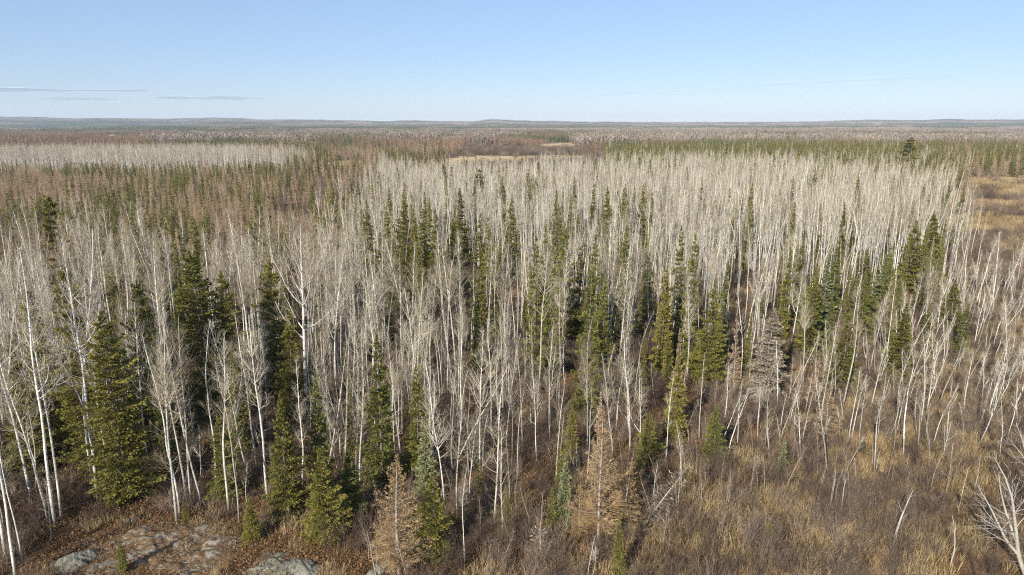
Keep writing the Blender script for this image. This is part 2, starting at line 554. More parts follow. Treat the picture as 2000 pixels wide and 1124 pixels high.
# ------------------------------------------------------------------ conifers
def conifer(seed, h=10, w=1.5, t0=.04, nbr=420, spl=14, size=.2, wid=.28, low=-.30, top=.85, power=.85, tipup=.35, droop=0.0, bare=.12, trunk_r=None, jit=(.5, 1.18), gap=.0, fan=.38, twigs=False, lean=.0):
    """Returns (trunk, crown): branches on whorls, each carrying a flat fan of needle sprigs."""
    rng = np.random.default_rng(seed)
    tr, cr = Geo(), Geo()
    k = 10
    P = grow(rng, np.array([[0, 0, -.25]]), np.array([[lean, lean * .3, 1.]]), np.array([h + .25]), k, .08, .008)
    tt = np.linspace(0, 1, k)
    r0 = trunk_r or h * .0095
    R = r0 * (1 - tt) ** .9 + .008
    tr.tubes(P, R[None], 6, 0, .5, rng)
    t = t0 + (1 - t0) * (np.sort(rng.uniform(0, 1, nbr)) ** 1.08) * .985
    s = (t - t0) / (1 - t0)
    nwh = max(6, nbr // 6)
    wh = np.minimum((s * nwh).astype(int), nwh - 1)
    s = np.clip((wh + .5 + rng.normal(size=nbr) * .16) / nwh, .004, .992)
    t = t0 + (1 - t0) * s * .985
    p, T = along(P, np.zeros(nbr, int), t)
    az = rng.uniform(0, 2 * pi, nwh)[wh] + np.arange(nbr) * (2 * pi / 6) + rng.normal(size=nbr) * .35
    L_wh = rng.uniform(.78, 1.14, nwh)[wh]
    lob = 1 + .16 * np.sin(az * 2 + seed) + .12 * np.sin(az * 3 + t * 9 + seed * 1.7) + .14 * np.sin(t * 21 + seed) * (1 - s)
    prof = np.minimum(1, .55 + s * 3.2) * (1 - s) ** power
    L = w * (prof * .97 + .025) * U_(rng, *jit, nbr) * lob * L_wh
    if gap:
        keep = (np.sin(t * 33 + az * 1.3 + seed) + rng.normal(size=nbr) * .5) > gap - 1
        L = np.where(keep, L, L * .45)
    el = low + (top - low) * s ** 1.6 + rng.normal(size=nbr) * .13
    D = np.stack([np.cos(az) * np.cos(el), np.sin(az) * np.cos(el), np.sin(el)], 1)
    B = grow(rng, p, D, L, 5, tipup - droop * (1 - s), .05)
    RB = np.minimum(.004 + .009 * L, .022)[:, None] * (1 - .75 * np.linspace(0, 1, 5))[None]
    cr.tubes(B, RB, 3, 0, .35, rng)
    clump = U_(rng, -.18, .18, nbr)
    m = np.maximum(2, (spl * L / (w * .6) + rng.uniform(0, 1, nbr))).astype(int)
    who = np.repeat(np.arange(nbr), m); n = len(who)
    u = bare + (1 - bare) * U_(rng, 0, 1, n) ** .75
    pp, TT = along(B, who, u)
    sd = nrm(np.cross(TT, np.array([0, 0, 1.0])))
    sg = np.where(rng.uniform(size=n) < .5, -1.0, 1.0)
    off = np.abs(rng.normal(size=n)) * fan * L[who] * (1.1 - u)
    back = off * .35
    q = pp + sd * (sg * off)[:, None] + TT * back[:, None] + np.array([0, 0, 1.0]) * (rng.normal(size=n) * .04 - droop * .12 * off)[:, None]
    d = nrm(TT * U_(rng, .4, 1.0, n)[:, None] + sd * (sg * U_(rng, .2, .9, n))[:, None] + np.stack([np.zeros(n), np.zeros(n), U_(rng, -.45, .45, n) - droop * .5], 1))
    Ls = size * U_(rng, .6, 1.35, n)
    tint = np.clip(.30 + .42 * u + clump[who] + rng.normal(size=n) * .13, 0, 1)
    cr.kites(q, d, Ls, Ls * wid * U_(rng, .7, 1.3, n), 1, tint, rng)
    if twigs:                                     # side twigs that show because the needles are few
        kq = n // 3
        cr.tubes(np.stack([pp[:kq], (pp[:kq] * .45 + q[:kq] * .55) + rng.normal(size=(kq, 3)) * .01, q[:kq] + d[:kq] * Ls[:kq, None] * .7], 1),
                 np.full((kq, 3), .0055) * np.array([1.2, 1, .6]), 2, 1, np.clip(tint[:kq] + .2, 0, 1), rng)
    ntop = max(6, spl * 2)                        # the leader
    zt = U_(rng, .965, 1.0, ntop)
    pt, Tt = along(P, np.zeros(ntop, int), zt)
    cr.kites(pt, turn(rng, Tt, np.radians(U_(rng, 10, 55, ntop))), np.full(ntop, size * .8), np.full(ntop, size * wid * .7), 1, .6, rng)
    return tr, cr


# ------------------------------------------------------------------ scene objects
def prop(o, label=None, cat=None, group=None, kind=None):
    if label: o['label'] = label
    if cat: o['category'] = cat
    if group: o['group'] = group
    if kind: o['kind'] = kind
    return o


def mesh_obj(name, me, parent=None):
    o = bpy.data.objects.new(name, me)
    C.objects.link(o)
    if parent is not None:
        o.parent = parent
    return o


def tree_thing(name, label, cat, group, meshes, loc, rz=0, sc=1.0, tilt=(0, 0)):
    """An Empty at the foot of the tree that parents trunk and crown."""
    e = bpy.data.objects.new(name, None)
    e.empty_display_size = .3
    C.objects.link(e)
    e.location = loc
    e.rotation_mode = 'ZYX'                        # turned on its foot first, then leaned
    e.rotation_euler = (tilt[0], tilt[1], rz)
    e.scale = (sc, sc, sc) if not isinstance(sc, tuple) else sc
    prop(e, label, cat, group)
    for part, me in meshes:
        mesh_obj(part, me, e)
    return e


def pattern_collection(name, meshes):
    c = bpy.data.collections.new(name)             # held only by the scatter below
    for i, me in enumerate(meshes):
        c.objects.link(bpy.data.objects.new('%s_%02d' % (name, i), me))
    return c


def scatter(name, label, pts, rot, scl, idx, coll):
    """ONE stuff object: the many plants past the ones built singly."""
    pts = np.asarray(pts, np.float32)
    me = bpy.data.meshes.new(name)
    n = len(pts)
    me.vertices.add(n); me.vertices.foreach_set('co', pts.ravel())
    for nm, ty, fld, arr in (('rot', 'FLOAT_VECTOR', 'vector', rot), ('scl', 'FLOAT_VECTOR', 'vector', scl), ('pick', 'INT', 'value', idx)):
        a = me.attributes.new(nm, ty, 'POINT')
        a.data.foreach_set(fld, np.asarray(arr, np.int32 if ty == 'INT' else np.float32).ravel())
    o = mesh_obj(name, me)
    prop(o, label, None, None, 'stuff')
    nt = bpy.data.node_groups.new(name, 'GeometryNodeTree')
    nt.interface.new_socket('Geometry', in_out='INPUT', socket_type='NodeSocketGeometry')
    nt.interface.new_socket('Geometry', in_out='OUTPUT', socket_type='NodeSocketGeometry')
    gi, go = nt.nodes.new('NodeGroupInput'), nt.nodes.new('NodeGroupOutput')
    ci = nt.nodes.new('GeometryNodeCollectionInfo')
    ci.inputs['Collection'].default_value = coll
    ci.inputs['Separate Children'].default_value = True
    ci.inputs['Reset Children'].default_value = True
    ip = nt.nodes.new('GeometryNodeInstanceOnPoints')
    ip.inputs['Pick Instance'].default_value = True

    def named(nm, ty):
        a = nt.nodes.new('GeometryNodeInputNamedAttribute')
        a.data_type = ty
        a.inputs['Name'].default_value = nm
        return a.outputs['Attribute']
    L = nt.links.new
    L(gi.outputs[0], ip.inputs['Points']); L(ci.outputs[0], ip.inputs['Instance'])
    L(named('pick', 'INT'), ip.inputs['Instance Index'])
    er = nt.nodes.new('FunctionNodeEulerToRotation')
    L(named('rot', 'FLOAT_VECTOR'), er.inputs[0]); L(er.outputs[0], ip.inputs['Rotation'])
    L(named('scl', 'FLOAT_VECTOR'), ip.inputs['Scale'])
    L(ip.outputs[0], go.inputs[0])
    md = o.modifiers.new('scatter', 'NODES')
    md.node_group = nt
    return o


def in_poly(px, py, poly):
    px = np.asarray(px, float); py = np.asarray(py, float)
    inside = np.zeros(px.shape, bool)
    n = len(poly)
    for i in range(n):
        x1, y1 = poly[i]; x2, y2 = poly[(i + 1) % n]
        c = ((y1 > py) != (y2 > py)) & (px < (x2 - x1) * (py - y1) / (y2 - y1 + 1e-12) + x1)
        inside ^= c
    return inside


def jitter_grid(x0, x1, y0, y1, step, rng, fov=True, wide=1.0):
    xs = np.arange(x0, x1, step); ys = np.arange(y0, y1, step)
    X, Y = np.meshgrid(xs, ys)
    X = (X + rng.uniform(-.48, .48, X.shape) * step).ravel(); Y = (Y + rng.uniform(-.48, .48, Y.shape) * step).ravel()
    if fov:
        k = np.abs(X) < (Y * .78 + 14) * wide
        X, Y = X[k], Y[k]
    return X, Y


def gpix(X, Y):
    D = Y * cos(PH) + EYE * sin(PH)
    return 1000 + FPX * X / D, 562 + FPX * (EYE * cos(PH) - Y * sin(PH)) / D


# ================================================================== SETTING
def build_ground():
    ys = np.concatenate([np.arange(-160, 30, 8.0), np.arange(30, 130, 1.1), 130 * 1.032 ** np.arange(0, 138)])
    ys = ys[ys < 9400]
    s = np.linspace(-1, 1, 261)
    Y = np.repeat(ys[:, None], len(s), 1)
    X = s[None] * (np.maximum(90, np.abs(ys) * .92 + 60))[:, None]
    Z = zf(X, Y)
    V = np.stack([X, Y, Z], -1).reshape(-1, 3)
    n, m = Y.shape
    i = np.arange(n * m).reshape(n, m)
    Q = np.stack([i[:-1, :-1], i[:-1, 1:], i[1:, 1:], i[1:, :-1]], -1).reshape(-1, 4)
    g = Geo(); g.add(V, Q, 0, .5)
    prop(mesh_obj('ground', g.mesh('ground', ['ground'], True)), 'rust brown forest floor and tawny marsh reaching to the horizon', None, None, 'structure')


build_ground()


def build_field(name, label, outline, lift=.06):
    """A sheet of dry grass following the ground, its edge uneven; a skirt gives it thickness."""
    P = []
    k = len(outline)
    r = np.random.default_rng(len(label))
    for i in range(k):
        a, b = np.array(outline[i], float), np.array(outline[(i + 1) % k], float)
        m = 9
        for j in range(m):
            P.append(a + (b - a) * j / m + r.normal(size=2) * np.linalg.norm(b - a) * .012)
    P = np.array(P)
    c = P.mean(0)
    rings = [c + (P - c) * f for f in (.02, .2, .4, .6, .8, 1.0, 1.004)]
    V = []
    for q, R in enumerate(rings):
        z = zf(R[:, 0], R[:, 1]) + (lift if q < 6 else -.3)
        V.append(np.column_stack([R, z]))
    V = np.concatenate(V); n = len(P)
    i = np.arange(len(rings) * n).reshape(len(rings), n); j = np.roll(i, -1, 1)
    Q = np.stack([i[:-1], i[1:], j[1:], j[:-1]], -1).reshape(-1, 4)
    g = Geo(); g.add(V, Q, 0, .5)
    o = mesh_obj(name, g.mesh(name, ['field'], True))
    prop(o, label, None, None, 'structure')


def gp(u, Y):
    return ((u - 1000) / FPX * (Y * cos(PH) + EYE * sin(PH)), Y)


FIELDS = [
    ('field', 'pale straw coloured field beyond the wood, near the red roofed house', [gp(1040, 905), gp(1128, 900), gp(1128, 1180), gp(1062, 1190)]),
    ('field', 'narrow strip of straw coloured grass along the far edge of the aspen wood', [gp(745, 480), gp(1130, 610), gp(1160, 690), gp(930, 680), gp(760, 560)]),
    ('field', 'straw coloured opening between the bog and the dark spruces', [gp(625, 455), gp(690, 500), gp(745, 610), gp(660, 585), gp(590, 480)]),
    ('field', 'golden strip of open grass before the dark tamarack wood', [gp(1944, 372), gp(2300, 345), gp(2300, 378), gp(1950, 405)]),
    ('field', 'small pale field far off between brown woods', [gp(925, 1240), gp(982, 1240), gp(980, 1420), gp(935, 1420)]),
]
for f in FIELDS:
    build_field(*f)


def rock_mound(name, label, cat, u0, base, wid, dep, hgt, seed, mname, n=64, flat=2.0, rough=.22):
    r = np.random.default_rng(seed)
    x0, y0 = ground(u0, base)
    a = np.linspace(-1, 1, n)
    X, Y = np.meshgrid(a, a)
    ang = np.arctan2(Y, X)
    R = np.hypot(X, Y) / (1 + .16 * np.sin(ang * 3 + seed) + .1 * np.sin(ang * 5 + seed * 2) + .07 * np.sin(ang * 9 + seed))
    dome = np.clip(1 - R ** flat, -.25, 1)
    wx, wy = x0 + X * wid, y0 + Y * dep
    nz = (vnoise(wx, wy, 2.2, seed) - .5) * 1.5 + (vnoise(wx, wy, .8, seed + 1) - .5) * .8 + (vnoise(wx, wy, .3, seed + 2) - .5) * .5 + (vnoise(wx, wy, .14, seed + 6) - .5) * .3
    step = np.round(vnoise(wx * .7 + wy * .5, wy * .4, 1.6, seed + 4) * 5) / 5 - .5
    Z = dome * hgt + (nz * rough + step * rough * 1.1) * np.clip(dome + .4, 0, 1) - .12
    V = np.stack([X * wid, Y * dep, Z], -1).reshape(-1, 3)
    i = np.arange(n * n).reshape(n, n)
    Q = np.stack([i[:-1, :-1], i[:-1, 1:], i[1:, 1:], i[1:, :-1]], -1).reshape(-1, 4)
    keep = ((R + .5 * (vnoise(wx, wy, .9, seed + 9) - .5)).reshape(-1)[Q].min(1) < 1.0)
    g = Geo(); g.add(V, Q[keep], 0, .5)
    o = mesh_obj(name, g.mesh(name, [mname], True))
    o.location = (x0, y0, z1(x0, y0))
    prop(o, label, cat)
    return o


rock_mound('rock_outcrop', 'broad grey rock outcrop with rust coloured moss and long trunk shadows', 'rock', 295, 1075, 8.4, 4.6, .34, 3, 'rock', 150, 2.0, .24)
rock_mound('rock_outcrop', 'pale lichen covered rock behind the small dead white sapling', 'rock', 555, 1102, 3.0, 1.9, .45, 8, 'lichen', 110, 1.5, .26)
rock_mound('rock_outcrop', 'rounded pale rock shoulder at the lower edge of the outcrop', 'rock', 140, 1095, 1.7, 1.5, .6, 5, 'lichen', 90, 2.0, .22)


def boulder(u, base, s, seed, label, mname='lichen'):
    x, y = ground(u, base)
    r = np.random.default_rng(seed)
    nu, nv = 18, 11
    th = np.linspace(0, 2 * pi, nu, endpoint=False); ph = np.linspace(-.5 * pi, .5 * pi, nv)
    T, Pp = np.meshgrid(th, ph)
    D = np.stack([np.cos(T) * np.cos(Pp), np.sin(T) * np.cos(Pp), np.sin(Pp)], -1)
    k = r.normal(size=(7, 3)); k = nrm(k)
    rad = np.ones(T.shape)
    for q in k:
        rad = np.minimum(rad, .82 / np.maximum((D * q).sum(-1), .55))
    V = D * rad[..., None] * np.array(s)
    i = np.arange(nu * nv).reshape(nv, nu); j = np.roll(i, -1, 1)
    Q = np.stack([i[:-1], j[:-1], j[1:], i[1:]], -1).reshape(-1, 4)
    g = Geo(); g.add(V, Q, 0, .5)
    o = mesh_obj('boulder', g.mesh('boulder', [mname]))
    o.location = (x, y, z1(x, y) + s[2] * .35)
    o.rotation_euler = (0, 0, r.uniform(0, 6))
    prop(o, label, 'boulder')


boulder(742, 1112, (.55, .5, .45), 1, 'rounded pale boulder at the foot of the big orange tamarack')
boulder(757, 1107, (.45, .4, .5), 2, 'taller angular boulder right beside the rounded pale boulder')
boulder(728, 1120, (.4, .45, .3), 3, 'low boulder half sunk in grass next to the rounded pale boulder')
boulder(247, 1009, (.26, .2, .17), 4, 'pale stone lying at the back of the rock outcrop', 'lichen')
boulder(264, 1008, (.6, .35, .28), 5, 'flat grey stone beside the pale stone on the outcrop', 'rock')


def house(name, label, u, Y, wx, wy, wh, rh, rz, roof_m, wall_m):
    x, y = gp(u, Y)
    e = bpy.data.objects.new(name, None); C.objects.link(e)
    e.location = (x, y, z1(x, y)); e.rotation_euler = (0, 0, rz)
    prop(e, label, 'house')
    a, b = wx / 2, wy / 2
    g = Geo()
    V = [(-a, -b, -1), (a, -b, -1), (a, b, -1), (-a, b, -1), (-a, -b, wh), (a, -b, wh), (a, b, wh), (-a, b, wh), (-a, 0, wh + rh), (a, 0, wh + rh)]
    g.add(V, [(0, 1, 5, 4), (1, 2, 6, 5), (2, 3, 7, 6), (3, 0, 4, 7), (4, 4, 8, 7), (5, 6, 9, 9)], 0, .5)
    mesh_obj('wall', g.mesh('wall', [wall_m]), e)
    o_ = 1.0; t = .3; g = Geo()
    k = rh / b
    for sgn in (-1, 1):
        ze = wh - k * o_ + .05
        V = [(-a - o_, sgn * (b + o_), ze), (a + o_, sgn * (b + o_), ze), (a + o_, 0, wh + rh + .05), (-a - o_, 0, wh + rh + .05)]
        V += [(p[0], p[1], p[2] + t) for p in V]
        g.add(V, [(0, 1, 2, 3), (4, 5, 6, 7), (0, 1, 5, 4), (1, 2, 6, 5), (3, 0, 4, 7)], 0, .5)
    mesh_obj('roof', g.mesh('roof', [roof_m]), e)
    for q in (-.3, 0, .3):
        g = Geo(); X0 = q * wx
        V = [(X0 - .9, -b - .06, 1.0), (X0 + .9, -b - .06, 1.0), (X0 + .9, -b - .06, 2.4), (X0 - .9, -b - .06, 2.4)]
        V += [(p[0], p[1] + .05, p[2]) for p in V]
        g.add(V, [(0, 1, 2, 3), (0, 1, 5, 4), (1, 2, 6, 5), (2, 3, 7, 6), (3, 0, 4, 7)], 0, .5)
        mesh_obj('window', g.mesh('window', ['window_dark']), e)


house('house', 'long building with a bright red roof among far brown trees', 896, 1010, 20, 10, 4.6, 3.4, .2, 'red_roof', 'white_wall')
house('house', 'small white house before a dark strip of far conifers', 220, 1500, 9, 7, 5.5, 3.0, .5, 'white_wall', 'white_wall')


# ================================================================== TREE PATTERNS (meshes shared by alike trees)
def tree_meshes(tag, maker, mats_tr, mats_cr, **kw):
    got = maker(**kw)
    out = [('trunk', got[0].mesh(tag + '_trunk', mats_tr)), ('crown', got[1].mesh(tag + '_crown', mats_cr))]
    return out + [('limb', g.mesh(tag + '_limb', mats_tr)) for g in (got[2] if len(got) > 2 else [])]


def whole(tag, maker, mats, **kw):
    tr, cr = maker(**kw)
    g = merge(tr, cr)
    return g.mesh(tag, mats)


AS = ['aspen_bark', 'aspen_twig']
ASPEN = []          # for trees seen near: 16 m high patterns
for i in range(16):
    r = np.random.default_rng(100 + i)
    ASPEN.append(tree_meshes('aspen', bare_tree, ['aspen_bark'], AS, seed=100 + i, h=16, r=r.uniform(.07, .105), cb=r.uniform(.34, .56), spread=r.uniform(1.5, 2.3),
                             nprim=int(r.uniform(30, 44)), nsec=6, nter=3, fork=[0, 0, 0, 0, 0, 1, 0, 0][i % 8], lean=r.uniform(0, .06), wob=r.uniform(.015, .04), twig=.0036))
SLIM = []           # young slim aspens, 11 m
for i in range(12):
    r = np.random.default_rng(200 + i)
    SLIM.append(tree_meshes('slim_aspen', bare_tree, ['aspen_bark'], AS, seed=200 + i, h=12, r=r.uniform(.045, .065), cb=r.uniform(.14, .42), spread=r.uniform(1.1, 1.7),
                            nprim=int(r.uniform(26, 38)), nsec=5, nter=3, fork=[0, 1, 0, 0][i % 4], lean=r.uniform(0, .07), wob=r.uniform(.02, .045), twig=.0036, ang0=50))
BIG = []            # stout old aspens / birches with wide white heads, 18 m
for i in range(6):
    r = np.random.default_rng(300 + i)
    BIG.append(tree_meshes('big_aspen', bare_tree, ['birch_bark'], ['birch_bark', 'birch_twig'], seed=300 + i, h=18, r=r.uniform(.09, .12), cb=r.uniform(.36, .5), spread=r.uniform(1.7, 2.4),
                           nprim=38, nsec=6, nter=3, limbs=5, fork=(1, 0, 0, 1, 0, 1)[i], lean=r.uniform(.0, .025), wob=.03, twig=.0045, ang0=66, ang1=30))
SAPL = []           # pole-like saplings, 6 m
for i in range(10):
    r = np.random.default_rng(400 + i)
    SAPL.append(tree_meshes('sapling', bare_tree, ['aspen_bark'], AS, seed=400 + i, h=6, r=r.uniform(.035, .05), cb=r.uniform(.3, .6), spread=r.uniform(.45, .9),
                            nprim=int(r.uniform(9, 18)), nsec=3, nter=2, fork=[0, 0, 1][i % 3], lean=r.uniform(.05, .16), wob=.04, twig=.0045, dead=2, ang0=48, sides=5))
M['whip_bark'] = mat('whip_bark', plainish((.20, .15, .11), (.36, .29, .22)))
WHIP = [tree_meshes('whip', bare_tree, ['whip_bark'], ['whip_bark', 'brush'], seed=450 + i, h=4, r=.024, cb=.2, spread=.55, nprim=14, nsec=4, nter=2, lean=.1, wob=.05, twig=.004, dead=1, sides=5, ang0=44) for i in range(6)]
SPRUCE = []         # 10 m patterns
for i in range(8):
    r = np.random.default_rng(500 + i)
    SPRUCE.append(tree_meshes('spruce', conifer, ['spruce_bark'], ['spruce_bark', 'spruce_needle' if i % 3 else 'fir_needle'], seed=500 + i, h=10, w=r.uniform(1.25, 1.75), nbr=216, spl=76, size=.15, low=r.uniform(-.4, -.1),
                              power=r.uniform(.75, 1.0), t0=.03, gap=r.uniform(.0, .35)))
NARROW = []         # narrow spire-like black spruces and firs, 10 m
for i in range(6):
    r = np.random.default_rng(600 + i)
    NARROW.append(tree_meshes('narrow_spruce', conifer, ['spruce_bark'], ['spruce_bark', 'spruce_needle' if i % 2 else 'fir_needle'], seed=600 + i, h=10, w=r.uniform(.85, 1.25), nbr=200, spl=44, size=.15, low=-.5, top=.7,
                              power=.8, t0=.06, gap=r.uniform(.1, .4)))
TALL = []           # tall ragged white spruces, 16 m
for i in range(6):
    r = np.random.default_rng(700 + i)
    TALL.append(tree_meshes('tall_spruce', conifer, ['spruce_bark'], ['spruce_bark', 'spruce_needle'], seed=700 + i, h=16, w=r.uniform(2.1, 2.7), nbr=264, spl=110, size=.18, low=-.35, top=.9, power=r.uniform(.7, .9),
                            t0=.06, gap=r.uniform(.25, .55), droop=.12))
TAM = []            # tamaracks with thin rust needles, 9 m
for i in range(8):
    r = np.random.default_rng(800 + i)
    TAM.append(tree_meshes('tamarack', conifer, ['tamarack_bark'], ['tamarack_bark', 'bog_twig'], seed=800 + i, h=9, w=r.uniform(1.25, 1.8), nbr=150, spl=26, size=.2, wid=.11, low=-.05, top=.8, power=.9, tipup=.5,
                           t0=.10, gap=.3, twigs=True, fan=.3, trunk_r=.085))


def add_far(lst, n, fn):
    return [fn(i) for i in range(n)]


W_ASPEN = []
for i in range(9):
    r = np.random.default_rng(900 + i)
    W_ASPEN.append(whole('aspen_wood_tree', bare_tree, AS, seed=900 + i, h=16, r=r.uniform(.065, .105), cb=r.uniform(.38, .62), spread=r.uniform(1.0, 1.6), nprim=20, nsec=4, nter=2, fork=[0, 0, 1][i % 3], lean=r.uniform(0, .05),
                         wob=.03, twig=.006, sides=5, dead=3))
W_SPRUCE = [whole('spruce_wood_tree', conifer, ['spruce_bark', 'spruce_needle' if i % 2 else 'fir_needle'], seed=940 + i, h=10, w=1.0 + .12 * i, nbr=150, spl=12, size=.32, wid=.32, low=-.3, gap=.2) for i in range(6)]
W_TAM = [whole('tamarack_wood_tree', conifer, ['tamarack_bark', 'bog_twig'], seed=960 + i, h=9, w=1.0 + .12 * i, nbr=110, spl=9, size=.36, wid=.15, low=.0, top=.8, gap=.2, t0=.1, trunk_r=.08, twigs=True) for i in range(5)]


# ------------------------------------------------------------------ undergrowth patterns
def brush_patch(seed, nsh=8, size=3.0, hgt=2.2, stems=16):
    r = np.random.default_rng(seed)
    g = Geo()
    bx = r.uniform(-size / 2, size / 2, (nsh, 2))
    who = np.repeat(np.arange(nsh), stems); n = len(who)
    p = np.column_stack([bx[who] + r.normal(size=(n, 2)) * .12, np.full(n, -.1)])
    d = nrm(np.column_stack([r.normal(size=(n, 2)) * .33, np.ones(n)]))
    L = hgt * U_(r, .5, 1.15, n) * U_(r, .7, 1.1, nsh)[who]
    B = grow(r, p, d, L, 5, .12, .10)
    t = np.clip(U_(r, .1, .6, nsh)[who] + r.normal(size=n) * .12, 0, 1)
    g.tubes(B, np.full((n, 5), .010) * np.array([1.2, 1, .8, .6, .3]), 3, 0, t, r)
    w2 = np.repeat(np.arange(n), 5)
    q, T = along(B, w2, U_(r, .3, .97, len(w2)))
    B2 = grow(r, q, turn(r, T, np.radians(U_(r, 20, 50, len(w2)))), L[w2] * U_(r, .16, .38, len(w2)), 3, .3, .12)
    g.tubes(B2, np.full((len(w2), 3), .0055) * np.array([1, .8, .4]), 2, 0, np.clip(t[w2] + .1, 0, 1), r)
    return g.mesh('brush_patch', ['brush'])


def grass_patch(seed, n=360, size=2.6, hgt=.85):
    r = np.random.default_rng(seed)
    g = Geo()
    tuft = r.uniform(-size / 2, size / 2, (26, 2))
    who = r.integers(0, 26, n)
    p = np.column_stack([tuft[who] + r.normal(size=(n, 2)) * .17, np.full(n, -.05)])
    d = nrm(np.column_stack([r.normal(size=(n, 2)) * .30, np.ones(n)]))
    L = hgt * U_(r, .45, 1.2, n)
    B = grow(r, p, d, L, 4, -.1, .10)
    g.tubes(B, np.full((n, 4), .010) * np.array([.8, 1, .8, .25]), 2, 0, np.clip(.5 + r.normal(size=n) * .22, 0, 1), r)
    return g.mesh('grass_patch', ['grass'])


def litter_patch(seed, n=330, size=2.4):
    r = np.random.default_rng(seed)
    g = Geo()
    p = np.column_stack([r.uniform(-size / 2, size / 2, (n, 2)), U_(r, .0, .22, n) ** 1.0])
    d = nrm(r.normal(size=(n, 3)) * np.array([1, 1, .6]))
    g.kites(p, d, U_(r, .06, .2, n), U_(r, .02, .07, n), 0, np.clip(.45 + r.normal(size=n) * .25, 0, 1), r)
    m = 70
    p = np.column_stack([r.uniform(-size / 2, size / 2, (m, 2)), np.full(m, -.03)])
    d = nrm(np.column_stack([r.normal(size=(m, 2)) * .5, np.ones(m)]))
    B = grow(r, p, d, U_(r, .2, .6, m), 3, 0, .2)
    g.tubes(B, np.full((m, 3), .008) * np.array([1, .8, .4]), 2, 0, U_(r, 0, .9, m), r)
    return g.mesh('litter_patch', ['litter'])


def far_patch(kind, seed, size, n, hgt, nk, wid):
    """A piece of far wood: many small trees in one mesh."""
    r = np.random.default_rng(seed)
    g = Geo()
    xy = r.uniform(-size / 2, size / 2, (n, 2))
    H = hgt * U_(r, .6, 1.2, n)
    who = np.repeat(np.arange(n), nk); m = len(who)
    z = U_(r, .12, .97, m)
    az = U_(r, 0, 2 * pi, m)
    tint = np.clip(U_(r, .15, .85, n)[who] + r.normal(size=m) * .12, 0, 1)
    if kind == 'aspen':
        z = .25 + .7 * z
        p = np.column_stack([xy[who], H[who] * z])
        d = nrm(np.column_stack([np.cos(az) * .5, np.sin(az) * .5, np.full(m, .8)]))
        g.kites(p, d, H[who] * .22, np.full(m, wid * .45), 0, tint, r)
        t = np.zeros((n, 3, 3)); t[:, :, :2] = xy[:, None]; t[:, :, 2] = H[:, None] * np.array([-.05, .5, 1.])
        g.tubes(t, np.full((n, 3), wid * .16) * np.array([1, .8, .4]), 2, 0, .8, r)
    else:
        rad = (1 - z) * wid + .1
        p = np.column_stack([xy[who] + np.column_stack([np.cos(az), np.sin(az)]) * (rad * .15)[:, None], H[who] * np.minimum(z + .08, 1)])
        dn = -.9 if kind == 'spruce' else -.1
        d = nrm(np.column_stack([np.cos(az) * .7, np.sin(az) * .7, np.full(m, dn) + r.normal(size=m) * .25]))
        thin = .5 if kind == 'spruce' else .28
        g.kites(p, d, rad * 1.25 + .25, (rad * thin + .06), 0, tint, r)
        t = np.zeros((n, 2, 3)); t[:, :, :2] = xy[:, None]; t[:, :, 2] = H[:, None] * np.array([-.05, 1.05])
        g.tubes(t, np.full((n, 2), wid * .10) * np.array([1, .5]), 2, 0, .4, r)
    return g.mesh('far_%s' % kind, ['far_' + kind])


# ================================================================== WHERE EVERYTHING STANDS
TREES = []      # every tree: a record; the largest in view become things, the rest go into the woods


def depth_for(top, h):
    return row_depth(top, h)


def rec(kind, pats, ph, X, Y, h, label=None, short=None, var=None, wide=1.0, tilt=None, rz=None, rng=RNG):
    TREES.append(dict(kind=kind, pats=pats, ph=ph, X=X, Y=Y, h=h, label=label, short=short, wide=wide,
                      var=int(rng.integers(0, len(pats))) if var is None else var % len(pats),
                      rz=rng.uniform(0, 2 * pi) if rz is None else rz,
                      tilt=(rng.normal() * .025, rng.normal() * .025) if tilt is None else tilt))


def spot(u, top=None, base=None, h=None):
    """Ground point and height from what the photograph shows of a tree: two of top row, foot row, height."""
    if base is not None:
        X, Y = ground(u, base)
        if h is None:
            a = PH + atan((top - 562.0) / FPX)
            h = EYE - Y * tan(a)
        return X, Y, h
    Y = row_depth(top, h)
    D = Y * cos(PH) + (EYE - h) * sin(PH)
    return (u - 1000) / FPX * D, Y, h


def sp(u, top, base=None, h=None, half=None, pats=None, label=None, short=None, var=None, kind='spruce_tree', tilt=None):
    """A spruce from the photograph; half = half width in pixels at its foot."""
    X, Y, hh = spot(u, top, base, h)
    if pats is None:
        pats, ph, w0 = SPRUCE, 10., 1.45
    else:
        pats, ph, w0 = pats
    wide = 1.0
    if half:
        D = Y * cos(PH) + 25 * sin(PH)
        wide = (half * D / FPX) / (w0 * hh / ph)
        wide = min(max(wide * 1.12, .55), 1.8)
    rec(kind, pats, ph, X, Y, hh, label, short, var, wide, tilt if tilt is not None else (RNG.normal() * .015, RNG.normal() * .015))


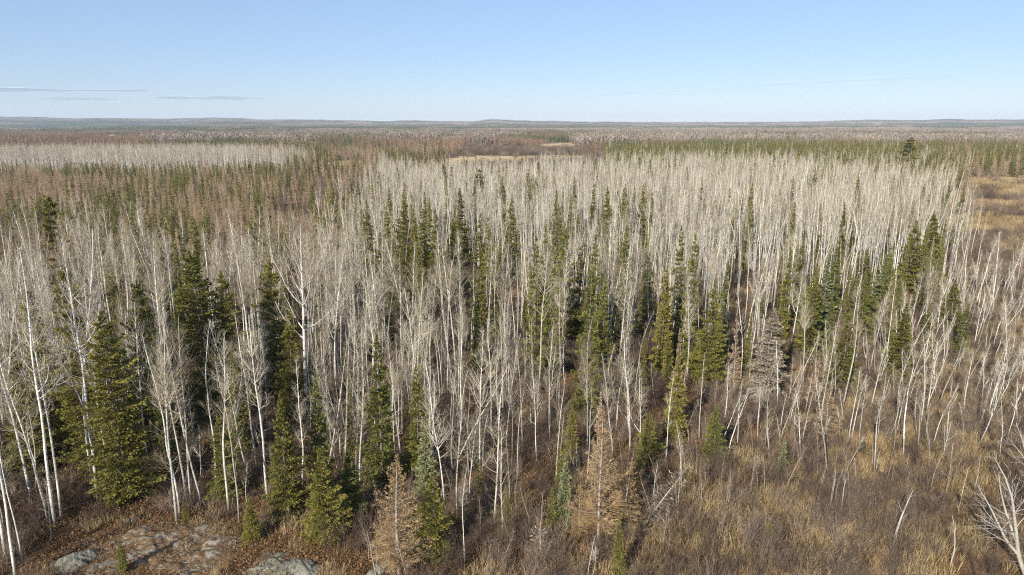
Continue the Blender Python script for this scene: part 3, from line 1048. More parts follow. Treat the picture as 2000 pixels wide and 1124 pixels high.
pN, pT, pS, pM = (NARROW, 10., 1.05), (TALL, 16., 2.35), (SPRUCE, 10., 1.45), (TAM, 9., 1.5)
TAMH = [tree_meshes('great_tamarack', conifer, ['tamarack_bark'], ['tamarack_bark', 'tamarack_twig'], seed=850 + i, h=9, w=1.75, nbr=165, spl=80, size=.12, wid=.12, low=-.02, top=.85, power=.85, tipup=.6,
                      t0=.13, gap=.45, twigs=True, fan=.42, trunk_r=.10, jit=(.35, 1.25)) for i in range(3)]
BLUE = [tree_meshes('blue_spruce', conifer, ['spruce_bark'], ['spruce_bark', 'blue_needle'], seed=980 + i, h=8, w=1.0, nbr=170, spl=58, size=.15, low=-.3, gap=.15) for i in range(2)]
pB = (BLUE, 8., 1.0)
HERO = [tree_meshes('hero_spruce', conifer, ['spruce_bark'], ['spruce_bark', 'spruce_needle'], seed=990 + i, h=10, w=1.9, nbr=264, spl=120, size=.15, low=-.25, power=.95, t0=.02, gap=.08) for i in range(3)]
pH = (HERO, 10., 1.9)
DEADS = [tree_meshes('dead_spruce', conifer, ['dead_bark'], ['dead_bark', 'dead_twig'], seed=1000 + i, h=12, w=2.6, nbr=230, spl=90, size=.2, wid=.18, low=-.2, top=.6, power=.8, droop=.6, tipup=.1, t0=.05, twigs=True) for i in range(2)]
pD = (DEADS, 12., 2.6)
PINES = [tree_meshes('pine', conifer, ['spruce_bark'], ['spruce_bark', 'pine_needle'], seed=1010 + i, h=16, w=2.9, nbr=80, spl=150, size=.42, wid=.2, low=.0, top=.9, power=.55, tipup=.3, t0=.16, bare=.45, jit=(.4, 1.2), fan=.6, trunk_r=.2) for i in range(3)]
pP = (PINES, 16., 2.9)

BUSHY = [tree_meshes('bushy_spruce', conifer, ['spruce_bark'], ['spruce_bark', 'spruce_needle'], seed=720 + i, h=16, w=2.5, nbr=300, spl=105, size=.19, low=-.3, top=.75, power=.5, t0=.05, gap=.4, droop=.15, jit=(.4, 1.2)) for i in range(4)]
pU = (BUSHY, 16., 2.5)
pMH = (TAMH, 9., 1.75)

# -- the conifers one can point at
sp(640, 868, base=1050, half=50, pats=pH, var=0, label='bright olive spruce at the wood front, full to the ground beside the lichen rock', short='bright olive front spruce')
sp(562, 755, base=1000, half=40, pats=pH, var=1, label='tall dense olive spruce just behind and left of the bright front spruce', short='tall olive front spruce')
sp(628, 722, base=965, half=34, pats=pS, var=3, label='dark sided spruce with a pale tip rising between the two front olive spruces', short='pale tipped spruce')
sp(690, 872, base=1018, half=42, pats=pS, var=0, label='deep green fir in shade tucked against the bright olive front spruce', short='shaded deep green fir')
sp(494, 955, base=1048, half=28, pats=pS, var=4, label='small young spruce standing in rusty grass right of the rock outcrop', short='small young spruce')
sp(362, 968, base=1008, half=14, pats=pS, var=2, label='knee high spruce at the foot of leaning white stems on the outcrop edge', short='knee high outcrop spruce')
sp(240, 1045, base=1112, half=17, pats=pN, var=0, label='thin scruffy little spruce growing out of the rock outcrop', short='scruffy outcrop spruce')
sp(242, 600, base=975, half=64, pats=pU, var=0, label='very tall ragged spruce with thin lower branches reaching down to the outcrop', short='very tall ragged spruce')
sp(196, 510, base=905, half=58, pats=pU, var=1, label='broad spreading dark olive spruce behind the very tall ragged spruce', short='broad dark olive spruce')
sp(300, 540, base=870, half=42, pats=pU, var=2, label='ragged olive spruce standing right of the very tall ragged spruce', short='ragged olive spruce')
sp(418, 482, base=815, half=58, pats=pU, var=3, label='massive bushy olive spruce rising above the pale crowns of nearer aspens', short='massive bushy spruce')
sp(462, 520, base=805, half=40, pats=pU, var=4, label='dark spruce pressed against the shaded flank of the massive bushy spruce', short='dark flank spruce')
sp(546, 500, base=760, half=40, pats=pU, var=5, label='tall yellow green spruce just left of the wide spreading white aspen', short='tall yellow green spruce')
sp(575, 600, base=800, half=36, pats=pS, var=5, label='stocky olive spruce below the tall yellow green spruce', short='stocky olive spruce')
sp(749, 650, base=955, half=44, pats=pS, var=6, label='loose green spruce with aspen stems crossing it, behind the big orange tamarack', short='loose green spruce')
sp(832, 815, base=975, half=26, pats=pB, var=0, label='slim grey green spruce between white stems just right of the orange tamarack top', short='slim grey green spruce')
sp(850, 925, base=1092, half=46, pats=pS, var=7, label='dark ragged spruce half hidden behind the right flank of the big orange tamarack', short='dark ragged spruce')
sp(1100, 888, base=1028, half=20, pats=pB, var=1, label='small blue grey spruce left of the tall orange tamarack', short='small blue grey spruce')
sp(1208, 1010, base=1135, half=15, pats=(NARROW, 10., .85), var=3, label='thin pale green spruce with bare lower branches at the marsh edge', short='thin pale marsh spruce')
sp(1262, 800, base=905, half=26, pats=pS, var=1, label='dark green spruce behind a pale leaning stem, right of the orange tamarack', short='dark green marsh edge spruce')
sp(1392, 782, base=905, half=28, pats=pS, var=3, label='grey green spruce standing alone where the wood meets the marsh', short='grey green edge spruce')
sp(1316, 690, base=860, half=34, pats=pS, var=4, label='olive spruce with a forked white aspen in front of it', short='olive mid spruce')
sp(1526, 858, base=925, half=12, pats=pB, var=0, label='little bright green spruce standing alone in the brown brush', short='lone little brush spruce')
sp(1500, 1020, base=1062, half=14, pats=pS, var=5, label='tiny yellow green spruce low in the tawny marsh grass', short='tiny marsh spruce')
sp(1685, 858, base=882, half=14, pats=pS, var=6, label='low round bright green young spruce in the dark brush', short='round young spruce')
sp(1788, 866, base=890, half=9, pats=pS, var=2, label='tiny dark green spruce below pale poles in the marsh', short='tiny dark spruce')
sp(1115, 790, base=900, half=25, pats=pS, var=2, label='bright green fir among thin aspens behind the small blue grey spruce', short='bright green fir')
sp(1300, 515, h=14, half=28, pats=pS, var=7, label='brown tipped olive spruce in the middle of the aspen wood', short='brown tipped spruce')
sp(1392, 545, h=13, half=38, pats=pT, var=0, label='broad olive spruce with drooping layers left of the grey dead spruce', short='broad layered spruce')
sp(1415, 565, h=10, half=12, pats=pN, var=0, label='slim bright green fir in front of the broad layered spruce', short='slim bright fir')
sp(1185, 530, h=13, half=24, pats=pS, var=0, label='dark shaded spruce in the middle of the pale aspens', short='dark mid spruce')
sp(1268, 465, h=14, half=22, pats=pS, var=3, label='deep green fir with white trunks right behind it in mid wood', short='deep green mid fir')
sp(1133, 480, h=14, half=18, pats=pN, var=4, label='green fir on the near end of the mid wood row', short='near row fir')
sp(1090, 405, h=16, half=18, pats=pN, var=2, label='tall dark fir in the row that runs through the middle of the aspens', short='tall dark row fir')
sp(1062, 440, h=15, half=22, pats=pS, var=4, label='olive spruce crowded among the mid wood row of firs', short='crowded olive spruce')
sp(1000, 378, h=17, half=20, pats=pT, var=1, label='tall olive spruce standing clear of the pale crowns in mid wood', short='clear standing spruce')
sp(1032, 335, h=17, half=14, pats=pN, var=1, label='tall narrow spruce above the far pale crowns', short='tall narrow spruce')
sp(1054, 312, h=17, half=10, pats=pN, var=3, label='spire thin spruce, thinnest of the row against the far aspens', short='spire thin spruce')
sp(902, 372, h=17, half=26, pats=pT, var=2, label='broad dark spruce left of the clear standing spruce in mid wood', short='broad mid wood spruce')
sp(885, 410, h=15, half=20, pats=pS, var=5, label='olive spruce pressed against the broad mid wood spruce', short='pressed olive spruce')
sp(866, 322, h=17, half=18, pats=pT, var=3, label='dark topped spruce standing above the far aspen crowns', short='dark topped spruce')
sp(938, 335, h=16, half=18, pats=pP, var=1, kind='pine_tree', label='round topped pine among the far aspen crowns', short='round topped pine')
sp(715, 390, h=16, half=24, pats=pT, var=4, label='thin layered spruce with dark branches above the left aspens', short='thin layered spruce')
sp(652, 366, h=15, half=24, pats=pS, var=1, label='olive spruce at the head of the clump between bog and aspen wood', short='clump head spruce')
sp(632, 370, h=13, half=16, pats=pN, var=5, label='pointed green spruce on the bog side of the clump', short='bog side spruce')
sp(672, 372, h=14, half=16, pats=pS, var=2, label='dark spruce in the middle of the clump between bog and wood', short='clump middle spruce')
sp(697, 352, h=16, half=16, pats=pN, var=2, label='tallest narrow spruce of the clump between bog and wood', short='tall clump spruce')
sp(738, 335, h=16, half=14, pats=pN, var=0, label='narrow olive spruce at the wood corner by the bog', short='corner spruce')
sp(502, 380, h=15, half=14, pats=pT, var=5, label='open layered spruce standing alone over the left aspen crowns', short='lone layered spruce')
sp(92, 388, h=18, half=26, pats=pP, var=0, kind='pine_tree', label='bushy yellow green pine standing tall over the left edge of the wood', short='bushy yellow pine')
sp(127, 450, h=15, half=16, pats=pN, var=3, label='dark narrow fir just behind the bushy yellow pine', short='dark fir by the pine')
sp(198, 432, h=17, half=18, pats=pT, var=2, label='dark spire of a spruce over the broad dark olive spruce', short='dark spire spruce')
sp(262, 430, h=17, half=17, pats=pN, var=1, label='dark narrow spruce among pale bushy aspen crowns', short='dark narrow spruce')
sp(335, 482, h=15, half=18, pats=pN, var=4, label='deep green narrow fir left of the massive bushy spruce', short='deep green narrow fir')
sp(358, 448, h=16, half=16, pats=pN, var=0, label='smooth dark green fir cone behind the massive bushy spruce', short='smooth dark fir')
sp(380, 430, h=17, half=24, pats=pT, var=0, label='tall olive spruce beside the smooth dark fir', short='tall olive fir side spruce')
sp(512, 440, h=15, half=10, pats=pN, var=2, label='very thin dark spruce between the massive bushy spruce and the spreading white aspen', short='very thin dark spruce')
sp(556, 442, h=16, half=18, pats=pN, var=5, label='dark spire just over the tall yellow green spruce', short='dark spire')
sp(20, 425, h=16, half=20, pats=pN, var=3, label='dark spruce on the left edge, below the bog', short='left edge dark spruce')
sp(25, 650, h=13, half=40, pats=pT, var=5, label='dim olive spruce at the left edge behind thick white trunks', short='left edge olive spruce')
sp(930, 540, h=12, half=18, pats=pN, var=4, label='slender green spruce wrapped in aspen stems right in the middle of the picture', short='slender middle spruce')
sp(1640, 460, h=14, half=20, pats=pS, var=0, label='upright dark green fir in the right hand fir group', short='upright right fir')
sp(1542, 480, h=14, half=22, pats=pS, var=4, label='brown tinged spruce at the left end of the right fir group', short='brown tinged spruce')
sp(1570, 465, h=14, half=20, pats=pN, var=4, label='narrow green fir beside the brown tinged spruce', short='narrow group fir')
sp(1597, 520, h=12, half=32, pats=pS, var=6, label='wide bright green fir at the front of the right fir group', short='wide bright fir')
sp(1618, 500, h=12, half=26, pats=pB, var=1, label='blue tinged fir in the right fir group', short='blue tinged fir')
sp(1700, 490, h=11, half=28, pats=pS, var=3, label='broad green fir behind yellowish aspen tops on the right', short='broad green fir')
sp(1735, 488, h=10, half=26, pats=pB, var=0, label='paler green fir next to the broad green fir', short='paler green fir')
sp(1790, 435, h=13, half=32, pats=pS, var=7, label='layered dark fir left of the tall pointed fir at the wood edge', short='layered dark fir')
sp(1832, 415, h=14, half=32, pats=pH, var=2, label='tall pointed dark green fir at the right corner of the wood', short='tall pointed corner fir')
sp(1660, 600, h=10, half=32, pats=pS, var=1, label='green fir behind the white forked aspen on the right', short='green fir behind fork')
sp(1778, 588, h=10, half=40, pats=pS, var=2, label='broad drooping green fir near the right marsh edge', short='broad drooping fir')
sp(1820, 590, h=7, half=16, pats=pS, var=6, label='small green fir beside the broad drooping fir', short='small side fir')
sp(1868, 545, h=8, half=30, pats=pS, var=5, label='bushy fir at the foot of the white stems on the right', short='bushy stem foot fir')
sp(1870, 650, base=710, half=14, pats=pN, var=1, label='thin yellow green spruce out in the right brush', short='thin brush spruce')
sp(1490, 598, base=775, half=50, pats=pD, var=0, kind='dead_spruce', label='big grey dead spruce with drooping bare branches', short='big grey dead spruce', tilt=(0, .03))
sp(1775, 271, h=22, half=24, pats=pP, var=2, kind='pine_tree', label='tall wind shaped white pine standing alone above the far wood', short='tall far pine')
sp(1890, 590, h=7.5, half=20, pats=pN, var=2, label='dark small fir under the white stems by the right marsh', short='dark stem foot fir')
sp(1830, 575, h=3, half=20, pats=pD, var=1, kind='dead_spruce', label='low pale brown dead spruce in the gap right of the broad drooping fir', short='low dead spruce')

for (u_, t_, k_) in [(1478, 260, 1), (1502, 268, 0), (1540, 263, 1), (1592, 266, 1), (1617, 280, 0), (1655, 283, 1), (1690, 286, 0), (1722, 290, 1), (1395, 276, 1), (1421, 284, 0), (1440, 288, 0), (1320, 298, 0), (1250, 298, 1), (1195, 290, 1), (1232, 288, 0), (1270, 312, 0), (1210, 300, 0), (1465, 280, 0), (1560, 284, 1), (1640, 296, 0), (1705, 305, 0), (1600, 322, 1), (1592, 330, 0),
                     (1548, 345, 0), (1710, 322, 0), (1680, 348, 1), (1465, 362, 0), (1345, 320, 0), (1120, 345, 0), (1158, 360, 0), (1190, 365, 1), (1222, 370, 0), (1258, 362, 1), (975, 330, 0), (985, 345, 0), (1085, 372, 0), (955, 420, 0), (930, 412, 0), (840, 385, 0), (852, 400, 1), (822, 392, 0), (808, 402, 0), (778, 405, 0), (790, 380, 1), (765, 372, 0), (752, 398, 0), (1110, 430, 1), (1075, 462, 0), (1150, 500, 0), (1168, 455, 0), (1045, 455, 0), (1360, 455, 0), (1330, 440, 0), (1225, 440, 0)]:
    sp(u_, t_, h=18.5 if t_ < 300 else 17.5, half=None, pats=pT if k_ else pN)

sp(112, 560, base=885, half=46, pats=pU, var=1, label='olive spruce showing between the tall white birches near the left edge', short='birch gap spruce')
sp(442, 800, base=965, half=38, pats=pS, var=6, label='low green spruce behind a row of slim white trunks right of the outcrop', short='low trunk row spruce')
sp(50, 790, base=930, half=34, pats=pS, var=1, label='dim green spruce low between the leftmost trunks', short='dim low left spruce')

# -- tamaracks one can point at
sp(780, 878, base=1118, half=70, pats=pMH, var=0, kind='tamarack_tree', label='big orange brown tamarack at the front, its grey trunk bare near the ground', short='big orange tamarack')
sp(1168, 800, base=1070, half=52, pats=pMH, var=1, kind='tamarack_tree', label='tall slender orange tamarack at the marsh edge', short='tall orange tamarack')
sp(1215, 900, base=1040, half=40, pats=pMH, var=2, kind='tamarack_tree', label='rusty thin tamarack leaning out beside the tall orange one', short='rusty leaning tamarack', tilt=(0, .09))
sp(1130, 945, base=1050, half=30, pats=pMH, var=5, kind='tamarack_tree', label='low orange tamarack tucked against the left of the tall orange one', short='low orange tamarack')
sp(1165, 770, h=11, half=18, pats=pM, var=3, kind='tamarack_tree', label='pale orange tamarack spire over the tall orange tamarack', short='pale tamarack spire')
sp(1612, 760, base=860, half=34, pats=pM, var=4, kind='tamarack_tree', label='orange tamarack among thin poles where the brush begins', short='brush orange tamarack')
sp(1590, 700, base=800, half=26, pats=pM, var=6, kind='tamarack_tree', label='faded rust tamarack right of the big grey dead spruce', short='faded rust tamarack')
sp(1330, 640, h=9, half=14, pats=pM, var=7, kind='tamarack_tree', label='thin yellowish tamarack spire in front of mid spruces', short='thin yellow tamarack')
sp(1445, 600, h=10, half=16, pats=pM, var=2, kind='tamarack_tree', label='brown tamarack beside the slim bright fir', short='brown tamarack by fir')

# -- bare trees one can point at
SPREADING = [tree_meshes('spreading_aspen', bare_tree, ['birch_bark'], ['birch_bark', 'birch_twig'], seed=333, h=14, r=.15, cb=.36, spread=4.3, nprim=30, nsec=7, nter=3, fork=0, lean=.0, wob=.010, twig=.0055, ang0=66, ang1=22, rise=1.6, limbs=9)]
pA, pL, pG = (ASPEN, 16., 1), (SLIM, 12., 1), (BIG, 18., 1)


def asp(u, base, top, pats=pA, label=None, short=None, var=None, tilt=None, wide=1.0, kind='aspen_tree', h=None, rz=None):
    X, Y, hh = spot(u, top, base, h) if base else spot(u, top, None, h)
    rec(kind, pats[0], pats[1], X, Y, hh, label, short, var, wide, tilt if tilt is not None else (RNG.normal() * .02, RNG.normal() * .02), rz)


asp(64, 985, 520, pG, 'thick white trunk at the left edge with a crown of crooked limbs', 'thick left edge trunk', 0)
asp(108, 1020, 485, pG, 'thick white birch with peeling bark, second tall trunk from the left edge', 'second thick birch', 1)
asp(190, 975, 462, pG, 'heavy white aspen with a rounded bushy crown over the left trunks', 'heavy bushy aspen', 2)
asp(180, 930, 440, pG, 'tall white birch leaning behind the heavy bushy aspen', 'tall leaning birch', 3)
asp(598, 800, 432, (SPREADING, 14., 1), 'wide spreading white aspen with arching pale limbs right of the yellow green spruce', 'wide spreading aspen', 0, (0, .03), .95)
asp(300, 945, 590, pA, 'stout two headed aspen rising in front of the ragged olive spruce', 'stout two headed aspen', 2, wide=1.1)
asp(344, 1008, 600, pA, 'slightly leaning white aspen whose foot touches the outcrop', 'outcrop leaning aspen', 7)
asp(350, 995, 640, pL, 'thin stem twinned with the leaning aspen on the outcrop edge', 'twin outcrop stem', 3)
asp(1540, 690, 520, pA, 'white forked aspen with an arched trunk right of the big grey dead spruce', 'white forked aspen', 5, (0, .10), 1.1)
asp(1720, 740, 530, pA, 'clean white aspen with a fan shaped crown near the right marsh', 'fan crowned aspen', 3, (0, .05))
asp(1700, 720, 540, pA, 'straight aspen twin just left of the fan crowned aspen', 'straight twin aspen', 8, (0, .02))
asp(1645, 800, 580, pA, 'slim white aspen over yellow brush left of the straight twin', 'slim yellow brush aspen', 4, (0, .04))
asp(1602, 830, 600, pL, 'thin pale aspen in front of the faded rust tamarack', 'thin pale tamarack aspen', 6, (0, .04))
asp(1932, 610, 455, pA, 'leaning white aspen with a feathery crown at the right marsh', 'leaning feathery aspen', 1, (0, .10), 1.1)
asp(1955, 600, 440, pA, 'most leaning white aspen at the right edge group', 'most leaning aspen', 9, (0, .16))
asp(1905, 600, 450, pA, 'upright white aspen with bushy head in the right edge group', 'upright bushy aspen', 10, (0, .05), 1.1)
asp(1880, 580, 462, pA, 'white aspen with dark shaded stem behind the upright bushy one', 'shaded stem aspen', 0, (0, .03))
asp(1985, 560, 468, pA, 'thin aspen closest to the right edge above the marsh', 'right edge thin aspen', 6, (0, .05))
asp(1865, 600, 390, pA, 'tall broken topped aspen towering over the right corner firs', 'tall corner aspen', 5, (0, .05), .8)
asp(1875, 420, 385, pA, 'slanting bare aspen against the far marsh', 'slanting far aspen', 11, (0, .35), .6)
asp(1250, 870, 700, pL, 'short branchy aspen with white limbs in front of the olive mid spruce', 'short branchy aspen', 1, (0, .08), 1.2)
asp(1050, 800, 470, pA, 'tallest white trunk in the middle of the wood', 'tallest middle aspen', 12)
asp(1098, 720, 460, pA, 'white aspen with upswept limbs right of the tallest middle one', 'upswept middle aspen', 13)
asp(835, 880, 560, pA, 'bushy pale aspen with a dense head in mid picture', 'bushy mid aspen', 2, None, 1.2)
asp(795, 760, 655, pL, 'crooked forked aspen stump in mid picture', 'crooked forked aspen', 5, None, 1.1)
asp(702, 970, 640, pL, 'straight white aspen left of the big orange tamarack', 'straight front aspen', 0)
asp(592, 950, 700, pL, 'thin white aspen crossing the tall olive front spruce', 'spruce crossing aspen', 8)
for (u, b, t) in [(30, 1130, 700), (12, 1090, 560), (45, 1100, 760), (94, 1015, 640), (120, 1008, 600), (222, 935, 560), (245, 918, 600), (364, 970, 640), (372, 978, 610), (394, 980, 590), (424, 945, 620), (446, 986, 640), (466, 1010, 700), (503, 915, 590),
                  (523, 968, 600), (520, 900, 640), (480, 930, 610), (868, 985, 700), (893, 1005, 720), (938, 940, 640), (966, 1012, 720), (982, 1048, 830), (1020, 890, 660), (1048, 900, 690), (960, 870, 620), (915, 930, 740), (908, 1100, 900),
                  (1010, 940, 760), (1120, 1000, 860), (1145, 960, 760), (1195, 900, 690), (1230, 880, 690), (1365, 860, 690), (1330, 960, 850), (1325, 990, 830), (1440, 870, 740), (1360, 930, 850), (1480, 860, 740), (1300, 900, 720), (1085, 950, 730)]:
    asp(u, b, t, pL if b - t < 330 else pA)

for i, (u, b, t, tl, lab, sh) in enumerate([
        (735, 1135, 1040, .0, 'small dead white sapling with two bare forks by the lichen rock', 'dead white sapling'),
        (1146, 1135, 1050, -.05, 'thin white pole forked low, at the foot of the tall orange tamarack', 'low forked pole'),
        (1155, 1140, 1062, .07, 'white pole leaning away from the low forked pole', 'leaning low pole'),
        (1735, 860, 748, .14, 'broken white sapling with three stubby forks in the brush', 'broken white sapling'),
        (1930, 800, 660, .14, 'bleached leaning stem with broken limbs at the right', 'bleached leaning stem'),
        (1945, 790, 690, .12, 'second bleached broken stem, just beside the first', 'second bleached stem'),
        (1918, 790, 690, .05, 'shorter bleached stem on the inner side of the broken pair', 'shorter bleached stem')]):
    asp(u, b, t, (SAPL, 6., 1), lab, sh, i, (0, tl), 1.0, 'sapling', rz=i * 1.3)

# ------------------------------------------------------------------ zones (ground outlines given by their foot rows)
MARSH = [(1120, 1300), (1160, 1124), (1215, 1000), (1330, 905), (1450, 850), (1540, 838), (1630, 800), (1740, 760), (1800, 690), (1838, 600), (1852, 540), (1874, 450), (1890, 388), (1942, 345), (2300, 345), (4200, 500), (4200, 1300)]
ROCKY = [(-600, 1300), (-600, 1190), (40, 1100), (130, 1030), (230, 1003), (360, 1003), (480, 1003), (600, 1055), (690, 1080), (760, 1124), (900, 1300)]
EDGE_U = [-900, -400, 40, 150, 340, 480, 700, 900, 1000, 1200, 1330, 1450, 1600, 1800, 2200]
EDGE_P = [1300, 1240, 1110, 1000, 985, 975, 960, 985, 965, 915, 865, 830, 790, 690, 560]


def ylimit(u):
    return np.interp(u, [-200, 0, 300, 560, 620, 680, 730, 765, 1150, 1300, 1500, 1650, 1780, 1890], [100, 104, 102, 108, 118, 150, 210, 290, 300, 325, 305, 275, 240, 200])


heroXY = np.array([(t['X'], t['Y'], t['wide'] * t['h'] * .10 if 'aspen' not in t['kind'] else .9) for t in TREES])


def clear_of_heroes(X, Y, extra=0.0):
    ok = np.ones(len(X), bool)
    for hx, hy, hr in heroXY:
        if hy < 130:
            ok &= (X - hx) ** 2 + (Y - hy) ** 2 > (hr * .8 + .5 + extra) ** 2
    return ok


def in_view_stub(X, Y):
    """False for a tree that would stand between the camera and the open ground at the bottom of the picture."""
    u, p = gpix(X, Y)
    return p < np.interp(u, EDGE_U, EDGE_P)


# -- main aspen wood
X, Y = jitter_grid(-150, 300, 42, 350, 1.9, RNG)
u, p = gpix(X, Y)
um = u + 120 * (vnoise(X, Y, 15, 29) - .5) + 60 * (vnoise(X, Y, 5, 30) - .5) + np.where(Y > 100, 150 * vnoise(X, Y, 26, 33) - 30 + RNG.normal(size=len(X)) * 30, 0)
keep = in_view_stub(X, Y) & (Y < ylimit(u + 130 * (vnoise(X, Y, 17, 27) - .5) + 60 * (vnoise(X, Y, 5, 28) - .5)) * (.9 + .2 * vnoise(X, Y, 22, 24))) & ~in_poly(um, p, MARSH)
den = .66 + .55 * (vnoise(X, Y, 7, 21) - .5) + .5 * (vnoise(X, Y, 28, 22) - .5)
den = den * np.where((u < 540) & (Y < 62), .85, 1.0)                  # the left front is open
den = den * np.where((u > 1420) & (Y < 130), .42, 1.0)               # thins out towards the marsh
den = den * np.where((u > 1200) & (u <= 1420) & (Y < 75), .7, 1.0)
row = np.abs(Y - (95 + (u - 700) * .09)) < 11                           # the darker row of firs through the middle
den = den * np.where(row & (u > 780) & (u < 1250), .45, 1.0)
den = np.where(Y > 130, den + .12, den)
keep &= RNG.uniform(size=len(X)) < den
X, Y = X[keep], Y[keep]
k = clear_of_heroes(X, Y); X, Y = X[k], Y[k]
u, p = gpix(X, Y)
keep = np.ones(len(X), bool)
for t in TREES:
    if t['kind'] == 'aspen_tree' or t['kind'] == 'sapling': continue
    um, _ = gpix(np.array([t['X']]), np.array([t['Y']]))
    D = t['Y'] * cos(PH) + 5
    half = max(8, t['wide'] * t['h'] * (.15 if t['pats'] is BUSHY else .11) / D * FPX)
    keep &= ~((np.abs(u - um[0]) < half) & (Y < t['Y']) & (Y > t['Y'] - 32) & (RNG.uniform(size=len(X)) < (.94 if t['pats'] is BUSHY else .86 if t['label'] else .5)))
X, Y, u = X[keep], Y[keep], u[keep]
hh = np.interp(Y, [42, 62, 80, 110, 200, 340], [11.5, 12.5, 14.5, 16.2, 16.5, 16.5])
hh = hh + np.where(u < 520, 2.6 * sstep(90 - Y, 0, 20), 0) - np.where((u > 1350) & (Y < 90), 2.2, 0)
hh = hh * (1 + (vnoise(X, Y, 14, 23) - .5) * .22) * np.where(Y < 78, RNG.uniform(.58, 1.14, len(X)), RNG.uniform(.7, 1.13, len(X)))
lean = np.where(u > 1150, .012, 0)
for i in range(len(X)):
    small = hh[i] < 12.6
    rec('aspen_tree', SLIM if small else ASPEN, 12. if small else 16., X[i], Y[i], hh[i], tilt=(RNG.normal() * .03, RNG.normal() * .028 + lean[i] + (RNG.choice((-1, 1)) * RNG.uniform(.18, .5) if RNG.uniform() < .012 else 0)), wide=RNG.uniform(.85, 1.1))

# a few old big headed trees among them
for (uu, top) in [(150, 402), (640, 430), (1290, 300), (1265, 292), (1420, 300), (1680, 300), (1100, 440), (1240, 420), (1500, 430), (1390, 400), (1215, 380), (1620, 380), (430, 430), (70, 470), (10, 480)]:
    X0, Y0, h0 = spot(uu, top, None, 17.5)
    rec('aspen_tree', BIG, 18., X0, Y0, h0)

# -- spruces and firs scattered through the wood
X, Y = jitter_grid(-150, 300, 46, 345, 5.2, RNG)
u, p = gpix(X, Y)
pr = .20 + .0 * X
pr = np.where((u < 560) & (Y < 108), .52, pr)
pr = np.where(row_ := (np.abs(Y - (95 + (u - 700) * .09)) < 15) & (u > 740) & (u < 1260), .46, pr)
pr = np.where((u > 620) & (u < 1060) & (Y > 115) & (Y < 215), .36, pr)
pr = np.where((u > 1150) & (u < 1420) & (Y > 68) & (Y < 112), .36, pr)
pr = np.where((u > 1520) & (u < 1850) & (Y > 70) & (Y < 125), .62, pr)
pr = np.where((u > 1420) & (u < 1850) & (Y > 250), .30, pr)
pr = np.where((u > 560) & (u < 1120) & (Y < 78), .13, pr)
pr = np.where((u > 1750) & (Y > 130), .42, pr)
keep = in_view_stub(X, Y) & (Y < ylimit(u + 130 * (vnoise(X, Y, 17, 27) - .5) + 60 * (vnoise(X, Y, 5, 28) - .5)) * (.9 + .2 * vnoise(X, Y, 22, 24)) + 6) & ~in_poly(u, p, MARSH) & (RNG.uniform(size=len(X)) < pr)
X, Y = X[keep], Y[keep]
k = clear_of_heroes(X, Y, .4); X, Y = X[k], Y[k]
u, p = gpix(X, Y)
for i in range(len(X)):
    h = RNG.uniform(7, 14.5) if Y[i] < 90 else RNG.uniform(11, 18)
    if u[i] > 1150 and Y[i] < 125: h = RNG.uniform(7, 13.5)
    q = RNG.uniform()
    pats, ph = (NARROW, 10.) if q < .62 else ((SPRUCE, 10.) if q < .88 else (TALL, 16.))
    rec('spruce_tree', pats, ph, X[i], Y[i], h, wide=RNG.uniform(.65, 1.0))

# -- low bog with tamarack and black spruce behind the left wood
X, Y = jitter_grid(-330, 60, 108, 400, 3.0, RNG)
u, p = gpix(X, Y)
keep = (Y > ylimit(u) + 3) & (u < 775 - np.clip(Y - 330, 0, 80) * .3) & (RNG.uniform(size=len(X)) < .56 + 1.5 * (vnoise(X, Y * 1.4, 20, 31) - .5))
keep &= ~((u > 560) & (Y > 250) & (RNG.uniform(size=len(X)) < .72)) & ~((u > 540) & (Y > 200) & (Y < 300) & (RNG.uniform(size=len(X)) < .45))
X, Y = X[keep], Y[keep]
u, p = gpix(X, Y)
nz = vnoise(X, Y, 26, 32) + RNG.normal(size=len(X)) * .24
for i in range(len(X)):
    if nz[i] > .33:
        rec('tamarack_tree', TAM, 9., X[i], Y[i], RNG.uniform(4.5, 8.5), wide=RNG.uniform(.75, 1.05))
    elif nz[i] > .0:
        rec('spruce_tree', NARROW, 10., X[i], Y[i], RNG.uniform(4.5, 10.5), wide=RNG.uniform(.95, 1.4))
    else:
        rec('aspen_tree', SLIM, 12., X[i], Y[i], RNG.uniform(7, 11))

# -- pale aspen stand beyond the bog
X, Y = jitter_grid(-460, -100, 398, 575, 2.5, RNG)
u, p = gpix(X, Y)
keep = (RNG.uniform(size=len(X)) < .8 * sstep(600 + 90 * (vnoise(X, Y, 30, 25) - .5) - u, 0, 190) ** .6) & (Y > 398 + 26 * vnoise(X, Y, 24, 26))
for x, y in zip(X[keep], Y[keep]):
    if RNG.uniform() < .13: rec('tamarack_tree', TAM, 9., x, y, RNG.uniform(7, 11))
    else: rec('aspen_tree', ASPEN, 16., x, y, RNG.uniform(11.5, 17))
X, Y = jitter_grid(-330, -80, 385, 420, 5, RNG)
for x, y in zip(X, Y):
    uu = gpix(x, y)[0]
    if uu < 640 and RNG.uniform() < .75:
        rec('spruce_tree' if RNG.uniform() < .5 else 'tamarack_tree', NARROW if RNG.uniform() < .5 else TAM, 10., x, y, RNG.uniform(5, 9))
for t in TREES:                                      # keep patterns and kinds in step
    if t['kind'] == 'tamarack_tree' and t['pats'] is NARROW: t['pats'], t['ph'] = TAM, 9.
    if t['kind'] == 'spruce_tree' and t['pats'] is TAM: t['pats'], t['ph'] = NARROW, 10.
    t['var'] %= len(t['pats'])

FIELD_BOXES = [f[2] for f in FIELDS]


